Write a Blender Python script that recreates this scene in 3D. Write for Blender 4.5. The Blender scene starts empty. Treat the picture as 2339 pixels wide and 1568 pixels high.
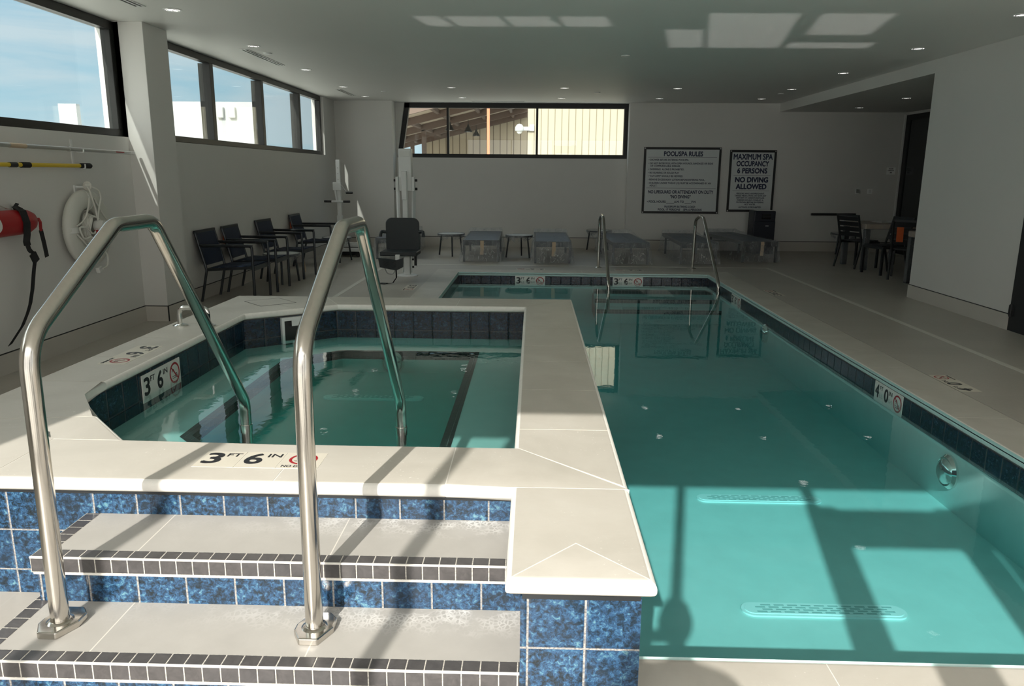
import bpy, bmesh, math, random
from mathutils import Vector, Matrix, noise
R = math.radians
PI = math.pi
SC = bpy.context.scene
COL = SC.collection
V = Vector

# ---------------------------------------------------------------- helpers
class MB:
    def __init__(self):
        self.v, self.f = [], []
    def add(self, vs, fs):
        b = len(self.v)
        self.v += [tuple(p) for p in vs]
        self.f += [tuple(i + b for i in f) for f in fs]
        return self
    def box(self, x0, x1, y0, y1, z0, z1):
        p = [(x0,y0,z0),(x1,y0,z0),(x1,y1,z0),(x0,y1,z0),(x0,y0,z1),(x1,y0,z1),(x1,y1,z1),(x0,y1,z1)]
        return self.add(p, [(3,2,1,0),(4,5,6,7),(0,1,5,4),(1,2,6,5),(2,3,7,6),(3,0,4,7)])
    def obox(self, c, s, m=None):
        m = m or Matrix()
        c = V(c); h = V(s) / 2
        p = [c + m @ V((sx*h.x, sy*h.y, sz*h.z)) for sz in (-1,1) for sx, sy in ((-1,-1),(1,-1),(1,1),(-1,1))]
        return self.add(p, [(3,2,1,0),(4,5,6,7),(0,1,5,4),(1,2,6,5),(2,3,7,6),(3,0,4,7)])
    def bar(self, a, b, w, h, up=(0,0,1)):
        a, b = V(a), V(b); d = (b - a).normalized()
        s = d.cross(V(up))
        if s.length < 1e-4: s = d.cross(V((1,0,0)))
        s.normalize(); u = s.cross(d)
        p = [q + s*i*w/2 + u*j*h/2 for q in (a, b) for i, j in ((-1,-1),(1,-1),(1,1),(-1,1))]
        return self.add(p, [(3,2,1,0),(4,5,6,7),(0,1,5,4),(1,2,6,5),(2,3,7,6),(3,0,4,7)])
    def prism(self, poly, z0, z1):
        n = len(poly)
        p = [(x,y,z0) for x,y in poly] + [(x,y,z1) for x,y in poly]
        f = [tuple(range(n-1,-1,-1)), tuple(range(n,2*n))]
        f += [(i,(i+1)%n,n+(i+1)%n,n+i) for i in range(n)]
        return self.add(p, f)
    def walls(self, poly, z0, z1):                      # faces look inwards for a ccw outline
        n = len(poly)
        p = [(x,y,z0) for x,y in poly] + [(x,y,z1) for x,y in poly]
        return self.add(p, [(n+i,n+(i+1)%n,(i+1)%n,i) for i in range(n)])
    def tube(self, path, r, seg=12, closed=False, cap=True):
        path = [V(p) for p in path]; n = len(path)
        rr = r if isinstance(r, (list, tuple)) else [r]*n
        T = []
        for i in range(n):
            if closed: t = path[(i+1)%n] - path[i-1]
            else: t = path[min(i+1,n-1)] - path[max(i-1,0)]
            T.append(t.normalized())
        u = T[0].orthogonal().normalized(); vs = []
        for i in range(n):
            u = (u - T[i]*u.dot(T[i]))
            if u.length < 1e-6: u = T[i].orthogonal()
            u.normalize(); w = T[i].cross(u)
            vs += [path[i] + (u*math.cos(2*PI*k/seg) + w*math.sin(2*PI*k/seg))*rr[i] for k in range(seg)]
        fs = []
        for i in range(n if closed else n-1):
            a, b = i*seg, ((i+1)%n)*seg
            fs += [(a+k, a+(k+1)%seg, b+(k+1)%seg, b+k) for k in range(seg)]
        if cap and not closed:
            fs += [tuple(range(seg-1,-1,-1)), tuple(range((n-1)*seg, n*seg))]
        return self.add(vs, fs)
    def lathe(self, prof, o=(0,0,0), m=None, seg=24, caps=True):   # prof: (r, z)
        m = m or Matrix(); o = V(o); n = len(prof)
        vs = [o + m @ V((r*math.cos(2*PI*k/seg), r*math.sin(2*PI*k/seg), z)) for r, z in prof for k in range(seg)]
        fs = []
        for i in range(n-1):
            fs += [(i*seg+k, i*seg+(k+1)%seg, (i+1)*seg+(k+1)%seg, (i+1)*seg+k) for k in range(seg)]
        if caps and prof[0][0] > 1e-6: fs.append(tuple(range(seg-1,-1,-1)))
        if caps and prof[-1][0] > 1e-6: fs.append(tuple(range((n-1)*seg, n*seg)))
        return self.add(vs, fs)
    def strip(self, pts, w, side, th=.004):             # flat strap along pts, width along side
        s = V(side).normalized()*w/2; vs, fs = [], []
        n = len(pts)
        for i, p in enumerate(pts):
            p = V(p); t = (V(pts[min(i+1,n-1)]) - V(pts[max(i-1,0)])).normalized()
            nn = t.cross(s).normalized()*th/2
            vs += [p-s-nn, p+s-nn, p+s+nn, p-s+nn]
        for i in range(n-1):
            a, b = 4*i, 4*i+4
            fs += [(a+k, a+(k+1)%4, b+(k+1)%4, b+k) for k in range(4)]
        fs += [(3,2,1,0), (4*n-4,4*n-3,4*n-2,4*n-1)]
        return self.add(vs, fs)
    def build(self, name, mat, parent=None, smooth=False, bevel=0, seg=2, uvo=(0,0), weld=False):
        me = bpy.data.meshes.new(name)
        me.from_pydata(self.v, [], self.f); me.update()
        bm = bmesh.new(); bm.from_mesh(me)
        if weld: bmesh.ops.remove_doubles(bm, verts=bm.verts, dist=1e-5)
        bmesh.ops.recalc_face_normals(bm, faces=bm.faces) if not getattr(self, 'keep', False) else None
        bm.to_mesh(me); bm.free()
        uvl = me.uv_layers.new(name='UVMap')
        for p in me.polygons:
            n = p.normal; ax = max(range(3), key=lambda i: abs(n[i]))
            for li in p.loop_indices:
                c = me.vertices[me.loops[li].vertex_index].co
                uv = (c.y, c.z) if ax == 0 else (c.x, c.z) if ax == 1 else (c.x, c.y)
                uvl.data[li].uv = (uv[0]+uvo[0], uv[1]+uvo[1])
        me.materials.append(mat)
        o = bpy.data.objects.new(name, me); COL.objects.link(o)
        if smooth:
            for p in me.polygons: p.use_smooth = True
            md = o.modifiers.new('edge', 'EDGE_SPLIT'); md.split_angle = R(40)
        if bevel:
            md = o.modifiers.new('bevel', 'BEVEL'); md.width = bevel; md.segments = seg; md.limit_method = 'ANGLE'
        if parent: o.parent = parent
        return o

def tag(o, label, cat, group=None):
    o['label'] = label; o['category'] = cat
    if group: o['group'] = group
    return o
def thing(name, label, cat, loc=(0,0,0), rz=0, group=None):
    o = bpy.data.objects.new(name, None); COL.objects.link(o)
    o.location = loc; o.rotation_euler = (0,0,rz); o.empty_display_size = .1
    return tag(o, label, cat, group)
def struct(o): o['kind'] = 'structure'; return o
def kids(o): return [c for c in bpy.data.objects if c.parent == o]
def dup(o, parent=None):
    c = o.copy(); COL.objects.link(c)
    if parent: c.parent = parent
    for k in kids(o): dup(k, c)
    return c
def copy_of(o, loc, rz, label, group=None):
    c = dup(o); c.location = loc; c.rotation_euler = (0,0,rz); c['label'] = label
    if group: c['group'] = group
    return c
def fillet(pts, rad, n=7):
    pts = [V(p) for p in pts]; out = [pts[0]]
    for i in range(1, len(pts)-1):
        r = rad[i-1] if isinstance(rad, (list,tuple)) else rad
        a, b, c = pts[i-1], pts[i], pts[i+1]
        d1, d2 = (a-b).normalized(), (c-b).normalized()
        ang = d1.angle(d2); t = min(r/math.tan(ang/2), (a-b).length*.48, (c-b).length*.48)
        p0, p2 = b+d1*t, b+d2*t
        for k in range(n+1):
            s = k/n
            out.append(p0*(1-s)**2 + b*2*s*(1-s) + p2*s*s)
    out.append(pts[-1]); return out
def RZ(a): return Matrix.Rotation(a, 3, 'Z')
def RX(a): return Matrix.Rotation(a, 3, 'X')
def RY(a): return Matrix.Rotation(a, 3, 'Y')

# ---------------------------------------------------------------- materials
class NT:
    def __init__(self, name):
        self.m = bpy.data.materials.new(name); self.m.use_nodes = True
        self.t = self.m.node_tree; self.t.nodes.clear()
        self.out = self.n('ShaderNodeOutputMaterial')
    def n(self, k, **kw):
        nd = self.t.nodes.new(k)
        for a, b in kw.items(): setattr(nd, a, b)
        return nd
    def l(self, a, b): self.t.links.new(a, b)
    def val(self, s, x):
        if hasattr(x, 'is_output') or isinstance(x, bpy.types.NodeSocket): self.l(x, s)
        elif isinstance(x, (tuple, list)) and len(x) == 3 and s.type == 'RGBA': s.default_value = (*x, 1)
        else: s.default_value = x
    def math(self, op, a, b=0, c=0, clamp=False):
        nd = self.n('ShaderNodeMath', operation=op); nd.use_clamp = clamp
        for i, x in enumerate((a,b,c)): self.val(nd.inputs[i], x)
        return nd.outputs[0]
    def mix(self, f, a, b, mode='MIX'):
        nd = self.n('ShaderNodeMix', data_type='RGBA', blend_type=mode)
        self.val(nd.inputs[0], f); self.val(nd.inputs[6], a); self.val(nd.inputs[7], b)
        return nd.outputs[2]
    def noise(self, scale, detail=3, rough=.5, vec=None, dist=0):
        nd = self.n('ShaderNodeTexNoise'); nd.inputs['Scale'].default_value = scale
        nd.inputs['Detail'].default_value = detail; nd.inputs['Roughness'].default_value = rough
        nd.inputs['Distortion'].default_value = dist
        if vec: self.l(vec, nd.inputs['Vector'])
        return nd.outputs['Fac']
    def ramp(self, f, stops, interp='LINEAR'):
        nd = self.n('ShaderNodeValToRGB'); nd.color_ramp.interpolation = interp
        e = nd.color_ramp.elements
        while len(e) < len(stops): e.new(.5)
        for i, (p, c) in enumerate(stops):
            e[i].position = p; e[i].color = (*c, 1) if isinstance(c, (tuple,list)) else (c,c,c,1)
        self.l(f, nd.inputs[0]); return nd.outputs[0]
    def maprange(self, x, a, b, c=0, d=1):
        nd = self.n('ShaderNodeMapRange'); self.val(nd.inputs[0], x)
        for i, q in enumerate((a,b,c,d)): nd.inputs[i+1].default_value = q
        return nd.outputs[0]
    def schlick(self, f0, normal=None):
        g = self.n('ShaderNodeNewGeometry'); d = self.n('ShaderNodeVectorMath', operation='DOT_PRODUCT')
        self.l(g.outputs['Incoming'], d.inputs[0]); self.l(normal or g.outputs['Normal'], d.inputs[1])
        c = self.math('SUBTRACT', 1, self.math('ABSOLUTE', d.outputs['Value'], clamp=True), clamp=True)
        return self.math('ADD', f0, self.math('MULTIPLY', 1-f0, self.math('POWER', c, 5)))
    def obj(self): return self.n('ShaderNodeTexCoord').outputs['Object']
    def uv(self): return self.n('ShaderNodeTexCoord').outputs['UV']
    def scale(self, vec, s):
        nd = self.n('ShaderNodeMapping'); nd.inputs['Scale'].default_value = s; self.l(vec, nd.inputs[0]); return nd.outputs[0]
    def sep(self, v):
        nd = self.n('ShaderNodeSeparateXYZ'); self.l(v, nd.inputs[0]); return nd.outputs
    def comb(self, x, y, z=0):
        nd = self.n('ShaderNodeCombineXYZ')
        for i, q in enumerate((x,y,z)): self.val(nd.inputs[i], q)
        return nd.outputs[0]
    def bump(self, h, strength=.3, dist=.01):
        nd = self.n('ShaderNodeBump'); nd.inputs['Strength'].default_value = strength; nd.inputs['Distance'].default_value = dist
        self.l(h, nd.inputs['Height']); return nd.outputs[0]
    def bsdf(self, col, rough=.5, metal=0, spec=.5, normal=None, **kw):
        p = self.n('ShaderNodeBsdfPrincipled')
        self.val(p.inputs['Base Color'], col); self.val(p.inputs['Roughness'], rough); self.val(p.inputs['Metallic'], metal)
        self.val(p.inputs['Specular IOR Level'], spec)
        for k, x in kw.items(): self.val(p.inputs[k.replace('_',' ')], x)
        if normal: self.l(normal, p.inputs['Normal'])
        return p.outputs[0]
    def done(self, sh, vol=None):
        self.l(sh, self.out.inputs['Surface'])
        if vol: self.l(vol, self.out.inputs['Volume'])
        return self.m
def plain(name, col, rough=.5, metal=0, spec=.5, var=.06, vs=6, bump=0):
    t = NT(name); f = t.noise(vs, 4, .55, t.obj())
    c = t.mix(f, tuple(x*(1-var) for x in col), tuple(min(1,x*(1+var)) for x in col))
    nrm = t.bump(t.noise(180, 2, .5, t.obj()), bump, .002) if bump else None
    return t.done(t.bsdf(c, rough, metal, spec, nrm))
def glow(name, col, s):
    t = NT(name); e = t.n('ShaderNodeEmission'); e.inputs[0].default_value = (*col,1); e.inputs[1].default_value = s
    return t.done(e.outputs[0])

def tile_grid(t, uv, pu, pv, g):
    """returns grout mask, per tile random value"""
    s = t.sep(uv)
    u, v = t.math('DIVIDE', s[0], pu), t.math('DIVIDE', s[1], pv)
    fu, fv = t.math('FRACT', u), t.math('FRACT', v)
    du = t.math('MULTIPLY', t.math('MINIMUM', fu, t.math('SUBTRACT', 1, fu)), pu)
    dv = t.math('MULTIPLY', t.math('MINIMUM', fv, t.math('SUBTRACT', 1, fv)), pv)
    d = t.math('MINIMUM', du, dv)
    mask = t.maprange(d, g*.35, g*.65, 1, 0)
    w = t.n('ShaderNodeTexWhiteNoise', noise_dimensions='2D')
    t.l(t.comb(t.math('FLOOR', u), t.math('FLOOR', v)), w.inputs['Vector'])
    return mask, w.outputs['Value'], d

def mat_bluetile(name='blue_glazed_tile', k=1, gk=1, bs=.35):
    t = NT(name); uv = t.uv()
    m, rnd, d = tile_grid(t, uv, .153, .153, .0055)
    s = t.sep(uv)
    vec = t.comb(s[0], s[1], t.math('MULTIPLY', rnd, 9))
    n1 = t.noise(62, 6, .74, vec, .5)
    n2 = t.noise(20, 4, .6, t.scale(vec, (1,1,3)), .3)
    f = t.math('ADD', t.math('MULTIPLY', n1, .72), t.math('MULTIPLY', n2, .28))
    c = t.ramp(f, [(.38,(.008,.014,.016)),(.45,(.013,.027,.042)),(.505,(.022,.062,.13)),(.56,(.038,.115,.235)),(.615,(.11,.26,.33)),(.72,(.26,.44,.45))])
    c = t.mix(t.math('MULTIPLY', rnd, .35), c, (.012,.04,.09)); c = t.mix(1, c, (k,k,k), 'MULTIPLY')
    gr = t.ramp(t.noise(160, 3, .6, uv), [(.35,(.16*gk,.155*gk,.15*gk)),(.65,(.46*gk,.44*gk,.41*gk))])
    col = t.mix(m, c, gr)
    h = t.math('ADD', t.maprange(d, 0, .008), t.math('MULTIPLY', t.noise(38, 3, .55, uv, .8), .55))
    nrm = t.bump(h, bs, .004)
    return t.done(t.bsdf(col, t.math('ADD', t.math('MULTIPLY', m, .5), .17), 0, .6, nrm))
def mat_greytile():
    t = NT('grey_nosing_tile'); uv = t.uv()
    m, rnd, d = tile_grid(t, uv, .0508, .0508, .0032)
    n = t.noise(26, 5, .6, uv, 1)
    c = t.ramp(n, [(.3,(.060,.056,.056)),(.7,(.098,.091,.09))])
    c = t.mix(t.math('MULTIPLY', rnd, .3), c, (.055,.056,.062))
    gr = t.ramp(t.noise(140, 3, .6, uv), [(.35,(.38,.36,.32)),(.65,(.72,.69,.62))])
    nrm = t.bump(t.math('ADD', t.maprange(d, 0, .004), t.math('MULTIPLY', n, .15)), .4, .003)
    return t.done(t.bsdf(t.mix(m, c, gr), t.math('ADD', t.math('MULTIPLY', m, .5), .34), 0, .4, nrm))
def mat_tread():
    t = NT('porcelain_tread'); uv = t.uv(); s = t.sep(uv)
    n = t.noise(9, 5, .6, uv); f = t.noise(220, 2, .6, uv)
    c = t.mix(n, (.37,.355,.33), (.46,.445,.415)); c = t.mix(t.math('MULTIPLY', f, .25), c, (.38,.36,.33))
    # lime bloom that the water left along the back of each tread
    vor = t.n('ShaderNodeTexVoronoi', feature='DISTANCE_TO_EDGE'); vor.inputs['Scale'].default_value = 75
    t.l(t.scale(uv, (1,.75,1)), vor.inputs['Vector'])
    web = t.maprange(vor.outputs['Distance'], .05, .22, 1, 0)
    back = t.maprange(t.math('FRACT', t.math('DIVIDE', t.math('SUBTRACT', s[1], 1.82-.0), .304)), .5, .95, 0, 1)
    xs = t.maprange(s[0], -1.0, -.45, .12, 1)
    pat = t.maprange(t.noise(11, 3, .6, uv), .42, .62, 0, 1)
    bl = t.math('MULTIPLY', t.math('MULTIPLY', back, xs), t.math('MULTIPLY', web, pat), clamp=True)
    c = t.mix(t.math('MULTIPLY', bl, .75), c, (.82,.81,.78))
    # two joints across the tread
    j = t.math('MINIMUM', t.math('ABSOLUTE', t.math('ADD', s[0], 1.23)), t.math('ABSOLUTE', t.math('ADD', s[0], .62)))
    c = t.mix(t.maprange(j, .0012, .0026, 1, 0), c, (.66,.63,.57))
    return t.done(t.bsdf(c, .5, 0, .35, t.bump(f, .08, .001)))
def mat_stone():
    t = NT('cream_coping_stone'); o = t.obj()
    n = t.noise(2.2, 6, .6, o, .6); n2 = t.noise(30, 4, .7, t.scale(o, (1,3,1)))
    c = t.ramp(n, [(.3,(.50,.472,.415)),(.55,(.575,.545,.485)),(.75,(.62,.592,.535))])
    c = t.mix(t.math('MULTIPLY', n2, .22), c, (.44,.41,.36))
    sp = t.maprange(t.noise(95, 2, .4, o), .70, .74, 0, 1)
    reg = t.maprange(t.noise(3.1, 2, .5, o), .5, .62, 0, 1)
    c = t.mix(t.math('MULTIPLY', t.math('MULTIPLY', sp, reg), .6), c, (.86,.84,.79))
    return t.done(t.bsdf(c, .42, 0, .4, t.bump(n2, .05, .002)))
def mat_floor():
    t = NT('deck_porcelain'); uv = t.uv()
    m, rnd, d = tile_grid(t, uv, .61, .305, .006)
    n = t.noise(1.4, 5, .62, uv, .4); n2 = t.noise(40, 4, .6, uv)
    c = t.mix(n, (.43,.40,.355), (.53,.50,.45)); c = t.mix(t.math('MULTIPLY', rnd, .25), c, (.38,.355,.315))
    c = t.mix(t.math('MULTIPLY', n2, .2), c, (.28,.26,.23))
    c = t.mix(t.math('MULTIPLY', m, .6), c, (.47,.45,.41))
    return t.done(t.bsdf(c, t.math('ADD', .33, t.math('MULTIPLY', n2, .12)), 0, .45))
def mat_water(name, sigma_col, dens, ripple, rs, base=.02):
    t = NT(name); o = t.obj()
    h = t.math('ADD', t.noise(rs, 2, .5, o), t.math('MULTIPLY', t.noise(rs*3.1, 1, .5, o), .3))
    nrm = t.bump(h, 1, ripple)
    gl = t.n('ShaderNodeBsdfGlossy'); gl.inputs['Roughness'].default_value = 0; gl.inputs[0].default_value = (1,1,1,1)
    t.l(nrm, gl.inputs['Normal'])
    tr = t.n('ShaderNodeBsdfTransparent')
    mx = t.n('ShaderNodeMixShader'); t.l(t.schlick(.02), mx.inputs[0]); t.l(tr.outputs[0], mx.inputs[1]); t.l(gl.outputs[0], mx.inputs[2])
    ab = t.n('ShaderNodeVolumeAbsorption'); ab.inputs[0].default_value = (*sigma_col,1); ab.inputs[1].default_value = dens
    return t.done(mx.outputs[0], ab.outputs[0])
def mat_glass(tint=(.93,.97,.96)):
    t = NT('window_glass')
    gl = t.n('ShaderNodeBsdfGlossy'); gl.inputs['Roughness'].default_value = 0
    tr = t.n('ShaderNodeBsdfTransparent'); tr.inputs[0].default_value = (*tint,1)
    mx = t.n('ShaderNodeMixShader'); t.l(t.schlick(.04), mx.inputs[0]); t.l(tr.outputs[0], mx.inputs[1]); t.l(gl.outputs[0], mx.inputs[2])
    return t.done(mx.outputs[0])
def mat_film():
    t = NT('clear_plastic_film'); o = t.obj()
    n = t.noise(16, 3, .55, t.scale(o, (1,1,.30)), .5)
    r = t.noise(15, 2, .5, t.scale(o, (1,1,.4)), .8)
    ridge = t.maprange(t.math('ABSOLUTE', t.math('SUBTRACT', r, .5)), 0, .022, 1, 0)
    p = t.bsdf((.78,.81,.84), .20, 0, .7, t.bump(r, .8, .03))
    tr = t.n('ShaderNodeBsdfTransparent'); tr.inputs[0].default_value = (.96,.97,.98,1)
    mx = t.n('ShaderNodeMixShader'); t.l(t.math('ADD', t.maprange(n, .35, .75, .08, .25), t.math('MULTIPLY', ridge, .20), clamp=True), mx.inputs[0])
    t.l(tr.outputs[0], mx.inputs[1]); t.l(p, mx.inputs[2])
    return t.done(mx.outputs[0])
def mat_steel():
    t = NT('polished_stainless_steel'); o = t.obj()
    n = t.noise(60, 3, .6, t.scale(o, (1,1,.05)))
    return t.done(t.bsdf(t.mix(n, (.53,.505,.46), (.64,.61,.56)), t.math('ADD', .10, t.math('MULTIPLY', n, .12)), 1))
def mat_siding(name, col, pitch, line):
    t = NT(name); s = t.sep(t.obj())
    f = t.math('FRACT', t.math('DIVIDE', s[0], pitch))
    m = t.maprange(t.math('ABSOLUTE', t.math('SUBTRACT', f, .5)), .42, .46, 0, 1)
    c = t.mix(t.noise(1.2, 3, .5, t.obj()), tuple(x*.93 for x in col), col)
    return t.done(t.bsdf(t.mix(m, c, line), .6, 0, .3))

M = {}
M['wall'] = plain('grey_wall_paint', (.68,.67,.645), .62, 0, .3, .03, 1.5, .04)
M['ceil'] = plain('white_ceiling_paint', (.76,.755,.73), .55, 0, .35, .03, .8)
M['base'] = plain('porcelain_baseboard', (.55,.52,.475), .45, 0, .4, .06, 3)
M['black'] = plain('matt_black', (.012,.012,.013), .5)
M['gap'] = plain('dark_reveal', (.02,.02,.02), .7)
M['bronze'] = plain('dark_bronze_aluminium', (.020,.020,.019), .38, .3)
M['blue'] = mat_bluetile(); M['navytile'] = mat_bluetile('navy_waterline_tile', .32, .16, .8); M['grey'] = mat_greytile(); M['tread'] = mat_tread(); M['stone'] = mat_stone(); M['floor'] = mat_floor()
M['grout'] = plain('white_grout', (.82,.80,.75), .8, 0, .2, .1, 40)
M['plaster'] = plain('pool_plaster', (.54,.72,.70), .6, 0, .3, .10, 5)
M['spaplaster'] = plain('spa_plaster', (.40,.56,.55), .6, 0, .3, .08, 6)
M['poolwater'] = mat_water('pool_water', (.27,.785,.80), 1.05, .0003, 7)
M['spawater'] = mat_water('spa_water', (.24,.76,.72), 3.0, .0005, 8)
M['glass'] = mat_glass(); M['film'] = mat_film(); M['steel'] = mat_steel()
M['chrome'] = plain('bright_chrome', (.80,.80,.78), .06, 1, .5, .02)
M['white'] = plain('white_powder_coat', (.74,.75,.74), .35, 0, .5, .03)
M['whiteplastic'] = plain('white_plastic', (.70,.70,.67), .4, 0, .5, .03)
M['brightplastic'] = plain('bright_white_plastic', (.90,.90,.88), .35, 0, .5, .02)
M['marker'] = plain('marker_tile_ivory', (.66,.62,.53), .4, 0, .4, .05, 12)
M['markerw'] = plain('marker_tile_white', (.70,.70,.67), .3, 0, .5, .03, 12)
M['ink'] = plain('black_marker_ink', (.018,.018,.022), .45)
M['redink'] = plain('red_marker_ink', (.36,.012,.02), .45)
M['navyink'] = plain('navy_sign_ink', (.010,.014,.055), .5)
M['signwhite'] = plain('white_sign_panel', (.62,.655,.66), .35, 0, .4, .02)
M['navy'] = plain('navy_sling_fabric', (.012,.022,.050), .7, 0, .3, .15, 60)
M['frame'] = plain('dark_grey_metal', (.045,.05,.055), .35, .6, .5, .1)
M['darkslat'] = plain('charcoal_slats', (.018,.019,.021), .45, .2)
M['redtube'] = plain('red_vinyl_foam', (.33,.008,.012), .42)
M['strap'] = plain('black_webbing', (.010,.010,.011), .8)
M['yellow'] = plain('yellow_fibreglass', (.62,.44,.02), .35)
M['alu'] = plain('brushed_aluminium_pole', (.50,.50,.49), .35, .7)
M['rope'] = plain('white_rope', (.66,.65,.60), .8, 0, .2, .1, 60)
M['ring'] = plain('white_buoy_vinyl', (.62,.62,.57), .45, 0, .4, .04)
M['seatblack'] = plain('charcoal_seat_shell', (.022,.028,.032), .45, 0, .5, .1)
M['tagpaper'] = plain('manila_paper', (.52,.40,.28), .7)
M['orange'] = plain('orange_label', (.55,.10,.02), .6)
M['paper'] = plain('white_paper', (.70,.70,.68), .7)
M['wood'] = plain('wrapped_wood_top', (.42,.33,.25), .45, 0, .4, .2, 25)
M['bin'] = plain('dark_blue_plastic', (.008,.011,.022), .4)
M['sidingsun'] = mat_siding('cream_metal_siding', (.40,.355,.27), .195, (.20,.165,.11))
M['sidingback'] = mat_siding('tan_metal_siding', (.50,.42,.31), .31, (.16,.12,.08))
M['steelbrown'] = plain('brown_primer_steel', (.13,.085,.065), .6)
M['roofdeck'] = plain('tan_roof_deck', (.50,.42,.33), .6, 0, .3, .15, 2)
M['orangesteel'] = plain('red_oxide_steel', (.62,.20,.10), .6)
M['extwhite'] = plain('white_cladding', (.40,.41,.41), .6, 0, .3, .03)
M['ground'] = plain('pale_concrete', (.40,.385,.35), .8, 0, .2, .1, 1)
t = NT('lamp_glow'); e = t.n('ShaderNodeEmission'); e.inputs[0].default_value = (1,.97,.92,1)
t.l(t.ramp(t.noise(28, 2, .5, t.obj()), [(.40,.25),(.52,2.4)]), e.inputs[1]); M['lens'] = t.done(e.outputs[0])
M['underlens'] = plain('lamp_lens_glass', (.70,.78,.76), .12, .85, .6, .25, 30)
M['doorglass'] = plain('dark_tinted_glass', (.012,.016,.017), .12, 0, .6)
M['skin'] = plain('skin', (.45,.28,.20), .5); M['cloth'] = plain('dark_cloth', (.03,.035,.05), .8); M['hair'] = plain('brown_hair', (.03,.02,.015), .6)

# ---------------------------------------------------------------- camera
cam = bpy.data.cameras.new('camera'); co = bpy.data.objects.new('camera', cam); COL.objects.link(co)
W, H = 2339, 1568
vy = (1219 - W/2, 396 - H/2); vz = (1108 - W/2, 8600 - H/2)
f = math.sqrt(-(vy[0]*vz[0] + vy[1]*vz[1]))
Yc = V((vy[0], -vy[1], -f)).normalized(); Zc = -V((vz[0], -vz[1], -f)).normalized()
Zc = (Zc - Yc*Yc.dot(Zc)).normalized(); Xc = Yc.cross(Zc)
rot = Matrix((Xc, Yc, Zc))                       # world axes in camera space = camera-to-world rotation
co.matrix_world = Matrix.Translation((0,0,1.483)) @ rot.to_4x4()
cam.sensor_fit = 'HORIZONTAL'; cam.sensor_width = 36; cam.lens = f*36/W; cam.clip_start = .05; cam.clip_end = 500
SC.camera = co

# ---------------------------------------------------------------- room shell
CZ = 2.83
fl = MB()
fl.box(-4.2,8.2,11.93,16.0,-.12,0).box(3.03,8.2,-.8,11.93,-.12,0).box(-4.2,-1.48,2.45,11.93,-.12,0).box(-4.2,3.03,-.8,1.80,-.12,0).box(-4.2,.26,1.80,2.45,-.12,0)
struct(fl.build('floor', M['floor']))
struct(MB().box(-4.11,8.2,-.51,16.1,CZ,CZ+.15).build('ceiling', M['ceil']))
struct(MB().box(4.725,8.2,9.63,15.45,2.675,CZ).build('trim_1', M['wall']))      # dropped soffit over the alcove
def wallx(b, x0, x1, y0, y1, holes, z1=CZ):
    ys = sorted({y0, y1, *[h for hh in holes for h in hh[:2]]})
    for a, c in zip(ys, ys[1:]):
        h = [q for q in holes if q[0] <= a and q[1] >= c]
        if h:
            b.box(x0,x1,a,c,0,h[0][2])
            if h[0][3] < z1: b.box(x0,x1,a,c,h[0][3],z1)
        else: b.box(x0,x1,a,c,0,z1)
W1 = (.6,7.45,1.79,CZ); W2 = (8.0,14.52,1.785,CZ)
b = MB(); wallx(b, -4.10, -3.88, -.51, 15.9, [W1, W2]); struct(b.build('wall_left', M['wall']))
struct(MB().box(-3.94,-3.65,7.45,7.94,0,CZ).build('column', M['wall'], bevel=.004))
# far wall: left part, recessed window part, sign part
struct(MB().box(-4.2,-2.755,15.30,15.9,0,CZ).build('wall_far_left', M['wall']))
b = MB(); b.box(-2.755,1.86,15.66,15.95,0,1.775)
b.add([(-2.755,15.66,1.775),(-2.735,15.66,1.775),(-2.575,15.66,CZ),(-2.755,15.66,CZ),(-2.755,15.95,1.775),(-2.735,15.95,1.775),(-2.575,15.95,CZ),(-2.755,15.95,CZ)],
      [(3,2,1,0),(4,5,6,7),(0,1,5,4),(1,2,6,5),(2,3,7,6),(3,0,4,7)])
struct(b.build('wall_far_middle', M['wall']))
struct(MB().box(1.85,7.2,15.45,15.95,0,CZ).build('wall_far', M['wall'], bevel=.004))
struct(MB().box(4.725,8.2,7.56,9.63,0,CZ).box(4.725,5.0,6.5,7.56,2.3,CZ).box(4.725,5.0,-.8,6.5,0,CZ).build('wall_right', M['wall'], bevel=.003))
struct(MB().box(7.15,8.2,9.6,15.45,2.62,2.70).box(7.15,8.2,15.36,15.5,0,2.65).box(7.15,8.2,9.6,12.6,0,2.65).build('wall_alcove', M['wall']))
# rear glazed front behind the viewer (the sun comes in through it)
YB = -.45
HEAD = 2.79
b = MB(); b.box(-4.2,-2.69,YB-.06,YB,0,CZ).box(1.72,1.95,YB-.06,YB,0,CZ).box(4.65,8.2,YB-.06,YB,0,CZ).box(-2.69,1.72,YB-.06,YB,HEAD,CZ).box(1.95,4.65,YB-.06,YB,HEAD,CZ)  # unseen right-hand glazed bays added to let in more skylight
struct(b.build('wall_back', M['wall']))
wf = struct(MB().box(-2.69,1.72,YB-.07,YB-.01,0,.08).box(1.95,4.65,YB-.07,YB-.01,0,.08).build('window_4', M['bronze']))
for a, c, z0, z1 in ((-1.905,-1.855,.08,HEAD),(-.945,-.895,.08,HEAD),(-.095,-.045,.08,HEAD),(2.82,2.87,.08,HEAD),(3.72,3.77,.08,HEAD)):
    MB().box(a,c,YB-.07,YB-.01,z0,z1).build('mullion', M['bronze'], wf)
dr = struct(MB().box(.73,.80,YB-.07,YB-.01,.08,HEAD).box(.80,.91,YB-.06,YB-.02,.08,2.60).box(1.53,1.70,YB-.06,YB-.02,.08,2.60).box(.80,1.72,YB-.07,YB-.01,2.28,2.57).box(.91,1.53,YB-.06,YB-.02,.08,.28).build('door_3', M['bronze']))
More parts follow.
